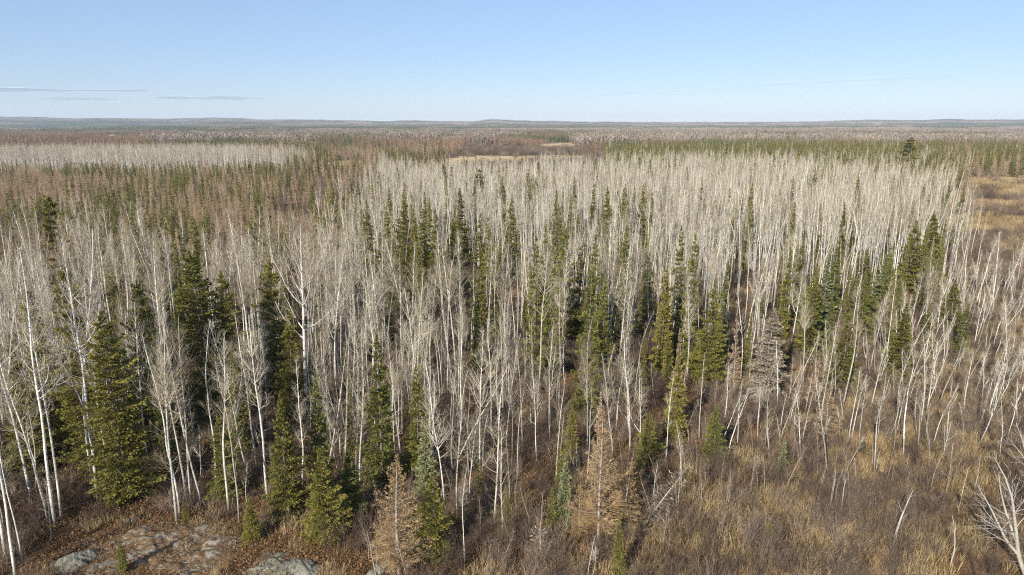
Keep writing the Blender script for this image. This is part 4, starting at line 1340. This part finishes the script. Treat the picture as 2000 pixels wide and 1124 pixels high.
def off_fields(X, Y):
    ok = np.ones(len(X), bool)
    for b in FIELD_BOXES:
        ok &= ~in_poly(X, Y, b)
    return ok


# -- back woods 340 .. 720 m
X, Y = jitter_grid(-600, 600, 235, 730, 3.9, RNG)
u, p = gpix(X, Y)
wood = np.zeros(len(X), int)                       # 0 none 1 aspen 2 spruce 3 tamarack
q = RNG.uniform(size=len(X)); nz = vnoise(X, Y * 1.6, 60, 41)
right = u > 1180
wood = np.where(right & (u < 1820) & (Y > ylimit(u)) & (Y < 450), np.where(q < .34, 2, np.where(q < .72, 1, 0)), wood)
wood = np.where(right & (u < 1820) & (Y >= 450), np.where(q < .36, 2, np.where(q < .68, 3, np.where(q < .74, 1, 0))), wood)
wood = np.where((u >= 1820) & (Y > 405), np.where(q < .22, 2, np.where(q < .75, 3, 0)), wood)
wood = np.where((u > 1640) & (u < 1890) & (Y > ylimit(u)) & (Y < 420), np.where(q < .16, 2, np.where(q < .34, 3, np.where(q < .5, 1, 0))), wood)
wood = np.where((u < 880) & (u > 560) & (Y > 390), np.where(nz > .62, np.where(q < .3, 3, 0), np.where(q < .42, 2, np.where(q < .62, 3, 0))), wood)
wood = np.where((u <= 560) & (Y > 578), np.where(q < .12, 2, np.where(q < .7, 3, 0)), wood)
wood = np.where((u > 875) & (u <= 1180), np.where(q < .02, 2, 0), wood)
wood = np.where(off_fields(X, Y), wood, 0)
for i in np.nonzero(wood)[0]:
    kd = wood[i]
    if kd == 1: rec('aspen_tree', ASPEN, 16., X[i], Y[i], RNG.uniform(12, 16.5))
    elif kd == 2: rec('spruce_tree', NARROW if RNG.uniform() < .6 else SPRUCE, 10., X[i], Y[i], RNG.uniform(9, 15.5) if right[i] else RNG.uniform(7, 12))
    else: rec('tamarack_tree', TAM, 9., X[i], Y[i], RNG.uniform(7.5, 11.5))

# -- poles and saplings along the marsh
X, Y = jitter_grid(5, 130, 44, 140, 1.9, RNG)
u, p = gpix(X, Y)
band = in_poly(u, p, [(1330, 905), (1480, 780), (1640, 720), (1830, 560), (1990, 560), (2100, 760), (2000, 880), (1700, 900), (1500, 905)])
few = in_poly(u, p, [(1150, 1124), (1300, 900), (1500, 880), (2100, 860), (2300, 1200), (1150, 1200)])
keep = (band & (RNG.uniform(size=len(X)) < .62)) | (few & (RNG.uniform(size=len(X)) < .10))
X, Y = X[keep], Y[keep]
k = clear_of_heroes(X, Y, -.3); X, Y = X[k], Y[k]
for x, y in zip(X, Y):
    rec('sapling', SAPL, 6., x, y, RNG.uniform(3.5, 8.5) if y > 52 else RNG.uniform(2.0, 4.5), tilt=(RNG.normal() * .06, .025 + RNG.normal() * .07), wide=RNG.uniform(.8, 1.2))
X, Y = jitter_grid(-14, 40, 40, 66, 1.35, RNG)
u, p = gpix(X, Y)
keep = in_poly(u, p, [(690, 1000), (900, 950), (1330, 850), (1600, 840), (2050, 900), (2050, 960), (1500, 1000), (1330, 1050), (1250, 1150), (720, 1150)]) & (RNG.uniform(size=len(X)) < .34)
X, Y = X[keep], Y[keep]
k = clear_of_heroes(X, Y, -.2); X, Y = X[k], Y[k]
for x, y in zip(X, Y):
    rec('sapling', WHIP, 4., x, y, RNG.uniform(1.8, 4.6), tilt=(RNG.normal() * .06, .02 + RNG.normal() * .07))
X, Y = jitter_grid(-14, 40, 42, 62, 4.2, RNG)
u, p = gpix(X, Y)
keep = in_poly(u, p, [(700, 1010), (900, 960), (1330, 860), (1480, 850), (1300, 1000), (1200, 1090), (720, 1120)]) & (RNG.uniform(size=len(X)) < .3)
for x, y in zip(X[keep], Y[keep]):
    rec('spruce_tree', NARROW, 10., x, y, RNG.uniform(1.6, 4.5), wide=1.1)
# saplings under the wood
X, Y = jitter_grid(-60, 45, 46, 90, 2.6, RNG)
u, p = gpix(X, Y)
keep = (u < 1420) & (p < np.interp(u, EDGE_U, EDGE_P) + 25) & (RNG.uniform(size=len(X)) < .30)
X, Y = X[keep], Y[keep]
k = clear_of_heroes(X, Y, -.2); X, Y = X[k], Y[k]
for x, y in zip(X, Y):
    rec('sapling', SAPL, 6., x, y, RNG.uniform(2.5, 7), tilt=(RNG.normal() * .06, RNG.normal() * .06))

# trees out of the frame at the lower left throw the long shadows over the outcrop
for (x, y, h) in [(-34.8, 37.4, 15), (-35.8, 39.6, 16), (-37.0, 43.0, 16), (-39, 36, 15), (-42, 45, 16), (-37.5, 33.5, 16)]:
    rec('aspen_tree', ASPEN, 16., x, y, h)
    TREES[-1]['outside'] = True

# ================================================================== PLANTING
LIMIT = {'aspen_tree': 296, 'spruce_tree': 296, 'tamarack_tree': 220, 'sapling': 296, 'pine_tree': 50, 'dead_spruce': 50}
for t in TREES:
    t['z'] = z1(t['X'], t['Y'])
    t['pu'], t['pv'] = project(t['X'], t['Y'], t['z'])
    t['tu'], t['tv'] = project(t['X'], t['Y'], t['z'] + t['h'])
    t['mu'], t['mv'] = (t['pu'] + t['tu']) / 2, t['tv'] * .7 + t['pv'] * .3
    t['size'] = abs(t['pv'] - t['tv'])
    t['in'] = -15 < t['tu'] < 2015 and t['tv'] < 1090 and not t.get('outside')
# how much of each tree the nearer ones leave in sight, roughly: columns of the picture, front to back
for t in TREES:
    t['named'] = bool(t['label'])
for kind, lim in LIMIT.items():
    mine = [t for t in TREES if t['kind'] == kind and not t['named'] and t['in']]
    n0 = sum(1 for t in TREES if t['kind'] == kind and t['named'])
    if kind == 'tamarack_tree':                      # the near part of the bog is hidden behind the aspens
        mine = [t for t in mine if t['Y'] > 172 or t['Y'] < 100]
    elif kind == 'spruce_tree':
        mine = [t for t in mine if not (t['pu'] < 760 and 109 < t['Y'] < 178)]
    mine.sort(key=lambda t: -t['size'])
    for t in mine[:lim - n0]:
        t['named'] = True

marks = [t for t in TREES if t['label'] and t['short']]
ORD = ['first', 'second', 'third', 'fourth', 'fifth', 'sixth', 'seventh', 'eighth', 'ninth', 'tenth', 'eleventh', 'twelfth', 'thirteenth', 'fourteenth', 'fifteenth',
       'sixteenth', 'seventeenth', 'eighteenth', 'nineteenth', 'twentieth']
EXTRA = [('left edge of the bog', 10, 372, 250), ('far end of the bog below the pale stand', 330, 352, 390), ('near shore of the bog', 330, 400, 190), ('pale far stand end', 560, 335, 400), ('bright red roof', 896, 300, 1000), ('golden strip of open grass', 1960, 420, 380), ('straw coloured opening by the bog', 690, 350, 480)]
MK = [(m['short'], m['mu'], m['mv'], m['Y']) for m in marks] + EXTRA
LOOK = {'aspen_tree': 'aspen', 'spruce_tree': 'spruce', 'tamarack_tree': 'rusty tamarack', 'sapling': 'pole sapling'}
bykey = {}
for t in sorted((t for t in TREES if t['named'] and not t['label']), key=lambda t: min((t['mu'] - m[1]) ** 2 + (t['mv'] - m[2]) ** 2 for m in MK)):
    for best in sorted(MK, key=lambda m: (t['mu'] - m[1]) ** 2 + ((t['mv'] - m[2]) / .8) ** 2):
        dx, dy = t['mu'] - best[1], t['mv'] - best[2]
        if abs(dx) < 13:
            side = 'behind' if t['Y'] > best[3] else 'in front of'
        elif abs(dy) > 1.3 * abs(dx):
            side = ('up and ' if dy < 0 else 'down and ') + ('left of' if dx < 0 else 'right of')
        else:
            side = 'left of' if dx < 0 else 'right of'
        lst = bykey.setdefault((t['kind'], best[0], side), [])
        if len(lst) < 19:
            break
    t['side'], t['mark'], t['far'] = side, best[0], math.hypot(dx, dy)
    lst.append(t)
for (kind, mark, side), lst in bykey.items():
    lst.sort(key=lambda t: t['far'])
    hs = sorted(t['h'] for t in lst)
    for i, t in enumerate(lst):
        tl = abs(t['tilt'][0]) + abs(t['tilt'][1])
        adj = []
        if kind in ('aspen_tree', 'sapling'):
            adj.append('leaning' if tl > .095 else ('bare' if i % 2 else 'pale bare'))
            if t['pats'] is BIG: adj.append('big headed')
            elif t['pats'] is SLIM: adj.append('slim')
        elif kind == 'spruce_tree':
            adj.append('narrow' if t['pats'] is NARROW else ('ragged' if t['pats'] is TALL else 'full green'))
        else:
            adj.append('small' if t['h'] < 6.2 else 'thin')
        noun = LOOK[kind]
        rel = {'behind': 'directly behind', 'in front of': 'directly in front of'}.get(side, side)
        t['label'] = '%s %s, %s %s the %s' % (' '.join(adj), noun, ORD[min(i, 19)], rel, mark)
GROUPS = {'aspen_tree': 'bare aspens of the wood', 'spruce_tree': 'spruces and firs of the wood', 'tamarack_tree': 'rusty tamaracks', 'sapling': 'pole saplings', 'pine_tree': 'tall pines', 'dead_spruce': 'grey dead spruces'}
CAT = {'aspen_tree': 'aspen tree', 'spruce_tree': 'spruce tree', 'tamarack_tree': 'tamarack tree', 'sapling': 'sapling', 'pine_tree': 'pine tree', 'dead_spruce': 'dead tree'}
seen_labels = {}
for t in TREES:
    if t['named']:
        k = t['label'].lower()
        seen_labels[k] = seen_labels.get(k, 0) + 1
        s = t['h'] / t['ph']
        tree_thing(t['kind'], t['label'], CAT[t['kind']], GROUPS[t['kind']], t['pats'][t['var']], (t['X'], t['Y'], t['z']), t['rz'], (s * t['wide'], s * t['wide'], s), t['tilt'])
print('things', sum(t['named'] for t in TREES), 'of', len(TREES), 'shared labels', sum(1 for v in seen_labels.values() if v > 1))


def woods(name, label, kind, mapping, coll_meshes, heights):
    """The rest of a kind as one mass."""
    pts, rot, scl, idx = [], [], [], []
    r = np.random.default_rng(5)
    for t in TREES:
        if t['named'] or t['kind'] != kind: continue
        i = int(r.integers(0, len(coll_meshes)))
        s = t['h'] / heights
        pts.append((t['X'], t['Y'], t['z'])); rot.append((t['tilt'][0], t['tilt'][1], t['rz'])); scl.append((s * t['wide'], s * t['wide'], s)); idx.append(i)
    if pts:
        scatter(name, label, pts, rot, scl, idx, pattern_collection(name + '_pattern', coll_meshes))
    print(name, len(pts))


woods('aspen_woods', 'mass of pale bare aspens filling the wood and the far stand', 'aspen_tree', None, W_ASPEN, 16.)
woods('spruce_woods', 'mass of farther dark green spruces and firs', 'spruce_tree', None, W_SPRUCE, 10.)
woods('tamarack_woods', 'mass of farther rust brown tamaracks', 'tamarack_tree', None, W_TAM, 9.)
W_SAP = [whole('sapling_wood', bare_tree, AS, seed=420 + i, h=6, r=.045, cb=.35, spread=.7, nprim=12, nsec=3, nter=1, lean=.08, wob=.04, twig=.006, sides=4, dead=0) for i in range(4)]
woods('sapling_thicket', 'thicket of thin bare saplings under and beside the wood', 'sapling', None, W_SAP, 6.)

# ------------------------------------------------------------------ single dead things
DW = ['dead_bark', 'dead_twig']


def dead(name, label, cat, u, base, kw, tilt=(0, 0), rz=0, lift=0.0):
    x, y = ground(u, base)
    return tree_thing(name, label, cat, None, tree_meshes(name, bare_tree, ['dead_bark'], ['dead_bark', 'dead_bark'], **kw), (x, y, z1(x, y) + lift), rz, 1.0, tilt)


dead('dead_snag', 'grey broken snag with two stubby limbs standing in tawny marsh grass', 'dead tree', 1742, 1074, dict(seed=31, h=4.5, r=.105, cb=.5, spread=.75, nprim=7, nsec=1, nter=0, wob=.05, dead=2, rise=.5, limbs=4), (0, .06))
dead('dead_tree', 'pale leaning dead tree with spreading bare limbs in the lower right corner', 'dead tree', 2003, 1138, dict(seed=41, h=9.5, r=.15, cb=.30, spread=2.2, nprim=13, nsec=4, nter=2, fork=2, wob=.07, dead=8, twig=.007, ang0=66, rise=.5, limbs=6), (-.05, -.42), 2.2)
dead('dead_tree', 'second grey dead tree leaning in from the right edge behind the pale one', 'dead tree', 2040, 1060, dict(seed=44, h=9.0, r=.12, cb=.35, spread=2.2, nprim=14, nsec=4, nter=2, fork=1, wob=.07, dead=6, twig=.007, ang0=64, rise=.5, limbs=6), (0, -.22), .6)
dead('dead_sapling', 'dead grey sapling bare of twigs in the marsh between snag and corner tree', 'dead tree', 1855, 1110, dict(seed=52, h=3.6, r=.045, cb=.5, spread=.5, nprim=6, nsec=1, nter=0, wob=.05, dead=1), (0, .08))
dead('dead_sapling', 'thin straight dead pole standing in tawny grass left of the snag', 'dead tree', 1640, 1018, dict(seed=53, h=3.4, r=.05, cb=.7, spread=.4, nprim=5, nsec=2, nter=1, wob=.02, dead=0), (0, .03))
x, y = ground(1262, 1022)
tree_thing('fallen_spruce', 'grey dead spruce tipped over at the marsh edge, its comb of bare branches showing', 'fallen tree', None,
           tree_meshes('fallen_spruce', conifer, ['dead_bark'], DW, seed=61, h=5.6, w=1.3, nbr=120, spl=6, size=.3, wid=.08, low=.1, top=.4, power=.7, twigs=True, t0=.12, trunk_r=.07), (x, y, z1(x, y)), .4, 1.0, (-.25, .62))
x, y = ground(1058, 1086)
tree_thing('root_plate', 'small upturned root plate of dead branches left of the tall orange tamarack', 'fallen tree', None,
           tree_meshes('root_plate', conifer, ['dead_bark'], DW, seed=62, h=2.2, w=1.5, nbr=46, spl=4, size=.3, wid=.08, low=-.4, top=.2, power=.5, twigs=True, t0=.2, trunk_r=.07), (x, y, z1(x, y)), 1.0, 1.0, (.1, -.1))


def log(label, u0, b0, u1, b1, r=.09, mname='dead_bark', seed=0):
    rr = np.random.default_rng(seed + 70)
    a, b = np.array(ground(u0, b0)), np.array(ground(u1, b1))
    k = 9
    xy = a + (b - a) * np.linspace(0, 1, k)[:, None] + rr.normal(size=(k, 2)) * .06
    z = zf(xy[:, 0], xy[:, 1]) + .14
    P = np.column_stack([xy, z])
    g = Geo(); g.tubes((P - P[0])[None], (r * np.linspace(1, .45, k))[None], 7, 0, .5, rr)
    o = mesh_obj('fallen_log', g.mesh('fallen_log', [mname]))
    o.location = P[0]
    prop(o, label, 'log')


log('pale fallen log lying across rusty leaves left of the outcrop', 55, 1020, 170, 978, .10, seed=1)
log('thin fallen stem pointing at the leaning outcrop aspen', 125, 995, 168, 980, .06, seed=2)
log('grey fallen log at the marsh edge below the fallen spruce', 1025, 1076, 1060, 1078, .09, seed=3)
log('bleached log on the ground behind the big orange tamarack', 935, 1062, 1000, 1050, .07, seed=4)

# ================================================================== UNDERGROWTH (nobody could count it)
RG = np.random.default_rng(77)


def lay(name, label, X, Y, meshes, smin, smax, zoff=0.0):
    n = len(X)
    sc = RG.uniform(smin, smax, n)
    scatter(name, label, np.column_stack([X, Y, zf(X, Y) + zoff]), np.column_stack([np.zeros(n), np.zeros(n), RG.uniform(0, 2 * pi, n)]),
            np.column_stack([sc, sc, sc * RG.uniform(.8, 1.15, n)]), RG.integers(0, len(meshes), n), pattern_collection(name + '_pattern', meshes))
    print(name, n)


ROCKS = [ground(295, 1075) + (8.2, 4.5), ground(555, 1102) + (3.3, 2.2), ground(140, 1095) + (1.6, 1.4)]


def off_rock(X, Y, f=1.0):
    ok = np.ones(len(X), bool)
    for (x, y, a, b) in ROCKS:
        ok &= ((X - x) / a) ** 2 + ((Y - y) / b) ** 2 > f
    return ok


BR = [brush_patch(1100 + i) for i in range(6)]
X, Y = jitter_grid(-150, 190, 38, 190, 2.6, RG)
u, p = gpix(X, Y)
ma = in_poly(u, p, MARSH); ro = in_poly(u, p, ROCKY)
nz = vnoise(X, Y, 9, 51) * .65 + vnoise(X, Y, 3.5, 52) * .35
pr = np.where(ma, .76 + 1.9 * (nz - .44), np.where(ro, .14, .8))
pr = np.where((Y > 110) & ~ma, .35, pr)
pr = np.where(in_poly(u, p, [(1330, 905), (1480, 780), (1640, 720), (1830, 560), (1990, 560), (2100, 760), (2000, 880), (1700, 900), (1500, 905)]), .92, pr)
k = (RG.uniform(size=len(X)) < pr) & off_rock(X, Y, 1.1)
k &= ~((u < 745) & (Y > 112))
lay('brush', 'dark leafless brush standing in the marsh and under the trees', X[k], Y[k], BR, .75, 1.2)
X, Y = jitter_grid(-500, 560, 190, 900, 9.5, RG)
u, p = gpix(X, Y)
k = ((u > 1840) & (Y < 400) & (vnoise(X, Y * 2.2, 34, 63) < .64)) | ((u > 740) & (u < 1240) & (Y > 340)) | ((u < 745) & (u > 500) & (RG.uniform(size=len(X)) < .4))
k &= off_fields(X, Y) & (RG.uniform(size=len(X)) < .8)
lay('far_brush', 'purplish brush over the farther wet ground', X[k], Y[k], BR, 1.6, 2.6)
GR = [grass_patch(1200 + i) for i in range(5)]
X, Y = jitter_grid(-60, 150, 38, 150, 1.75, RG)
u, p = gpix(X, Y)
ma = in_poly(u, p, MARSH); ro = in_poly(u, p, ROCKY)
nz = vnoise(X, Y, 7, 61) * .6 + vnoise(X, Y, 2.6, 62) * .4
pr = np.where(ma, .58 + 1.6 * (nz - .45), np.where((u > 560) & (p > 960), .42, np.where(ro, .25, .08)))
k = (RG.uniform(size=len(X)) < pr) & (off_rock(X, Y, .8) | (RG.uniform(size=len(X)) < .12))
lay('marsh_grass', 'tawny dead grass of the marsh in uneven tufts', X[k], Y[k], GR, .65, 1.15)
X, Y = jitter_grid(120, 330, 140, 420, 5, RG)
u, p = gpix(X, Y)
k = (u > 1840) & (RG.uniform(size=len(X)) < .40 + 1.6 * (vnoise(X, Y * 2.2, 34, 63) - .45))
lay('far_marsh_grass', 'bands of golden grass across the farther marsh', X[k], Y[k], GR, 1.6, 2.3)
LI = [litter_patch(1300 + i) for i in range(5)]
X, Y = jitter_grid(-70, 60, 38, 92, 1.5, RG)
u, p = gpix(X, Y)
k = ~in_poly(u, p, MARSH) & (RG.uniform(size=len(X)) < .9) & (off_rock(X, Y, .62) | (RG.uniform(size=len(X)) < .5))
lay('leaf_litter', 'rust coloured leaves, moss and bracken on the forest floor', X[k], Y[k], LI, .8, 1.2)

# ================================================================== FAR WOODS, in patches
FA = {'aspen': [far_patch('aspen', 1400 + i, 32, 70, 13, 18, .9) for i in range(3)] + [far_patch('aspen', 1410 + i, 120, 420, 13, 5, 2.8) for i in range(2)],
      'spruce': [far_patch('spruce', 1420 + i, 32, 58, 12, 14, 1.7) for i in range(3)] + [far_patch('spruce', 1430 + i, 120, 330, 17, 8, 3.4) for i in range(2)],
      'tamarack': [far_patch('tamarack', 1440 + i, 32, 58, 11, 14, 1.7) for i in range(3)] + [far_patch('tamarack', 1450 + i, 120, 420, 12, 7, 3.0) for i in range(2)]}
bag = {k: ([], []) for k in FA}
for (y0, y1, st, near) in ((730, 2300, 29, True), (2300, 8600, 108, False)):
    X, Y = jitter_grid(-.85 * y1, .85 * y1, y0, y1, st, RG)
    u, p = gpix(X, Y)
    k = (u > -160) & (u < 2160)
    X, Y, u = X[k], Y[k], u[k]
    a = vnoise(X * .45, Y * 2.0, 420 if near else 1100, 71) * .72 + vnoise(X, Y * 1.5, 110 if near else 300, 72) * .28
    b = vnoise(X * .5, Y * 2.2, 300 if near else 800, 73)
    kind = np.where(a > .56, 0, np.where(b > .54, 1, 2))
    kind = np.where(RNG.uniform(size=len(X)) < .12, 1, kind)
    if near:
        kind = np.where((u < 340 + 60 * vnoise(X, Y, 90, 78)) & (Y < 2000), np.where(RG.uniform(size=len(X)) < .07, 1, 2), kind)
        kind = np.where((u > 300) & (u < 560) & (Y > 900) & (Y < 1100), 0, kind)
        kind = np.where((u > 600) & (u < 1000) & (Y > 740) & (Y < 1000), np.where(RG.uniform(size=len(X)) < .12, 1, 2), kind)
        kind = np.where((u > 1100) & (u < 1560) & (Y < 950), np.where(RG.uniform(size=len(X)) < .5, 1, 2), kind)
        kind = np.where((u > 1560) & (Y < 900), np.where(RG.uniform(size=len(X)) < .3, 1, 2), kind)
        kind = np.where((u > 190) & (u < 280) & (Y > 1520) & (Y < 1640), 1, kind)
        kind = np.where((u > 570) & (u < 610) & (Y > 1000) & (Y < 1120), 1, kind)
        drop = ~off_fields(X, Y) | ((u > 915) & (u < 1150) & (Y < 985)) | ((u > 884) & (u < 908) & (Y > 965) & (Y < 1040)) | ((u > 208) & (u < 234) & (Y > 1380) & (Y < 1515)) | (vnoise(X, Y, 160, 74) > .80)
    else:
        drop = vnoise(X, Y, 700, 75) > .86
    for i in np.nonzero(~drop)[0]:
        kk = ('aspen', 'spruce', 'tamarack')[kind[i]]
        bag[kk][0].append((X[i], Y[i])); bag[kk][1].append(int(RG.integers(0, 3)) if near else 3 + int(RG.integers(0, 2)))
for kk, lab in (('aspen', 'far pale grey woods of bare aspen towards the horizon'), ('spruce', 'far dark green conifer woods towards the horizon'), ('tamarack', 'far purplish brown tamarack woods towards the horizon')):
    xy = np.array(bag[kk][0]); n = len(xy)
    scatter('far_%s_woods' % kk, lab, np.column_stack([xy, zf(xy[:, 0], xy[:, 1])]), np.column_stack([np.zeros(n), np.zeros(n), RG.uniform(0, 6.28, n)]),
            np.column_stack([np.ones(n), np.ones(n), RG.uniform(.8, 1.15, n)]), bag[kk][1], pattern_collection('far_%s_pattern' % kk, FA[kk]))
    print('far', kk, n)
# lone taller conifers that break the skyline
r = np.random.default_rng(90)
pts, idx = [], []
for i in range(900):
    Y0 = r.uniform(2600, 7200); u0 = r.uniform(-60, 2060)
    if r.uniform() > .75 - .35 * sstep(u0, 500, 900): continue
    x, y = gp(u0, Y0); pts.append((x, y, z1(x, y))); idx.append(int(r.integers(0, 6)))
n = len(pts)
s = r.uniform(1.5, 2.4, n)
scatter('skyline_conifers', 'scattered tall dark conifers breaking the far skyline', pts, np.column_stack([np.zeros(n), np.zeros(n), r.uniform(0, 6, n)]), np.column_stack([s * 1.7, s * 1.7, s]), idx, pattern_collection('skyline_pattern', W_SPRUCE))

# ================================================================== THIN CLOUD STREAKS, far outside the haze


def cloud_mat():
    m = bpy.data.materials.new('cloud')
    m.use_nodes = True
    nt = m.node_tree
    b = nt.nodes['Principled BSDF']
    b.inputs['Base Color'].default_value = (.62, .68, .78, 1)
    b.inputs['Roughness'].default_value = 1
    b.inputs['Specular IOR Level'].default_value = 0
    v = mapped(nt, (.0006, .002, .006))
    n = noise(nt, 1.0, 5, v, .6)
    lw = N(nt, 'ShaderNodeLayerWeight', Blend=.5)
    edge = mth(nt, 'SUBTRACT', 1.0, lw.outputs['Facing'])
    al = mth(nt, 'MULTIPLY', mth(nt, 'MULTIPLY', mth(nt, 'SUBTRACT', n, .34), 2.2, True), attr(nt, 'tint'), True)
    nt.links.new(al, b.inputs['Alpha'])
    return m


M['cloud'] = cloud_mat()


def cloud(label, u0, u1, row, thick, dist, dens, seed, slope=0.0):
    r = np.random.default_rng(seed)
    nu, nv = 80, 15
    D = dist
    X0, X1 = (u0 - 1000) / FPX * D, (u1 - 1000) / FPX * D
    zc = EYE + (243 - row) / FPX * D
    a = np.linspace(0, 1, nu)
    prof = np.sin(pi * a) ** .6 * (.6 + .8 * vnoise(a * 10, a * 0, 1.0, seed))
    H = thick / FPX * D
    th = np.linspace(0, 2 * pi, nv, endpoint=False)
    cz = zc + (a - .5) * slope / FPX * D + H * .5 * (vnoise(a * 6, a * 0, 1.0, seed + 3) - .5)
    V = np.stack([np.repeat((X0 + (X1 - X0) * a)[:, None], nv, 1), D + np.cos(th)[None] * 1400 * prof[:, None], cz[:, None] + np.sin(th)[None] * H * .5 * prof[:, None]], -1)
    i = np.arange(nu * nv).reshape(nu, nv); j = np.roll(i, -1, 1)
    Q = np.stack([i[:-1], i[1:], j[1:], j[:-1]], -1).reshape(-1, 4)
    c = V.reshape(-1, 3).mean(0)
    g = Geo(); g.add(V.reshape(-1, 3) - c, Q, 0, dens)
    o = mesh_obj('cloud', g.mesh('cloud', ['cloud'], True))
    o.location = c
    prop(o, label, 'cloud')


cloud('long thin grey blue cloud streak low over the left horizon', -260, 322, 181, 6.5, 26000, .5, 5, -3)
cloud('shorter fainter cloud streak just right of and below the long one', 325, 536, 195.5, 4.5, 26500, .45, 8, -1)
cloud('very faint white wisp slanting up over the right horizon', 1080, 2080, 168, 12, 27000, .10, 9, 52)
cloud('thin faint streak below the long cloud streak', 120, 250, 197, 3, 26800, .3, 12, 0)

# ================================================================== AIR
x = 9000.0
hz = bpy.data.meshes.new('haze')
z0, z2 = -12.0, 150.0
V = [(-x, -400, z0), (x, -400, z0), (x, 9700, z0), (-x, 9700, z0), (-x, -400, z2), (x, -400, z2), (x, 9700, z2), (-x, 9700, z2)]
hz.from_pydata(V, [], [(3, 2, 1, 0), (4, 5, 6, 7), (0, 1, 5, 4), (1, 2, 6, 5), (2, 3, 7, 6), (3, 0, 4, 7)])
hm = bpy.data.materials.new('haze')
hm.use_nodes = True
nt = hm.node_tree
nt.nodes.remove(nt.nodes['Principled BSDF'])
pv = nt.nodes.new('ShaderNodeVolumePrincipled')
pv.inputs['Color'].default_value = (.66, .81, 1.0, 1)
pv.inputs['Density'].default_value = 7.0e-5
nt.links.new(pv.outputs[0], nt.nodes['Material Output'].inputs['Volume'])
hz.materials.append(hm)
prop(mesh_obj('haze', hz), 'thin blue haze over the far woods', None, None, 'stuff')
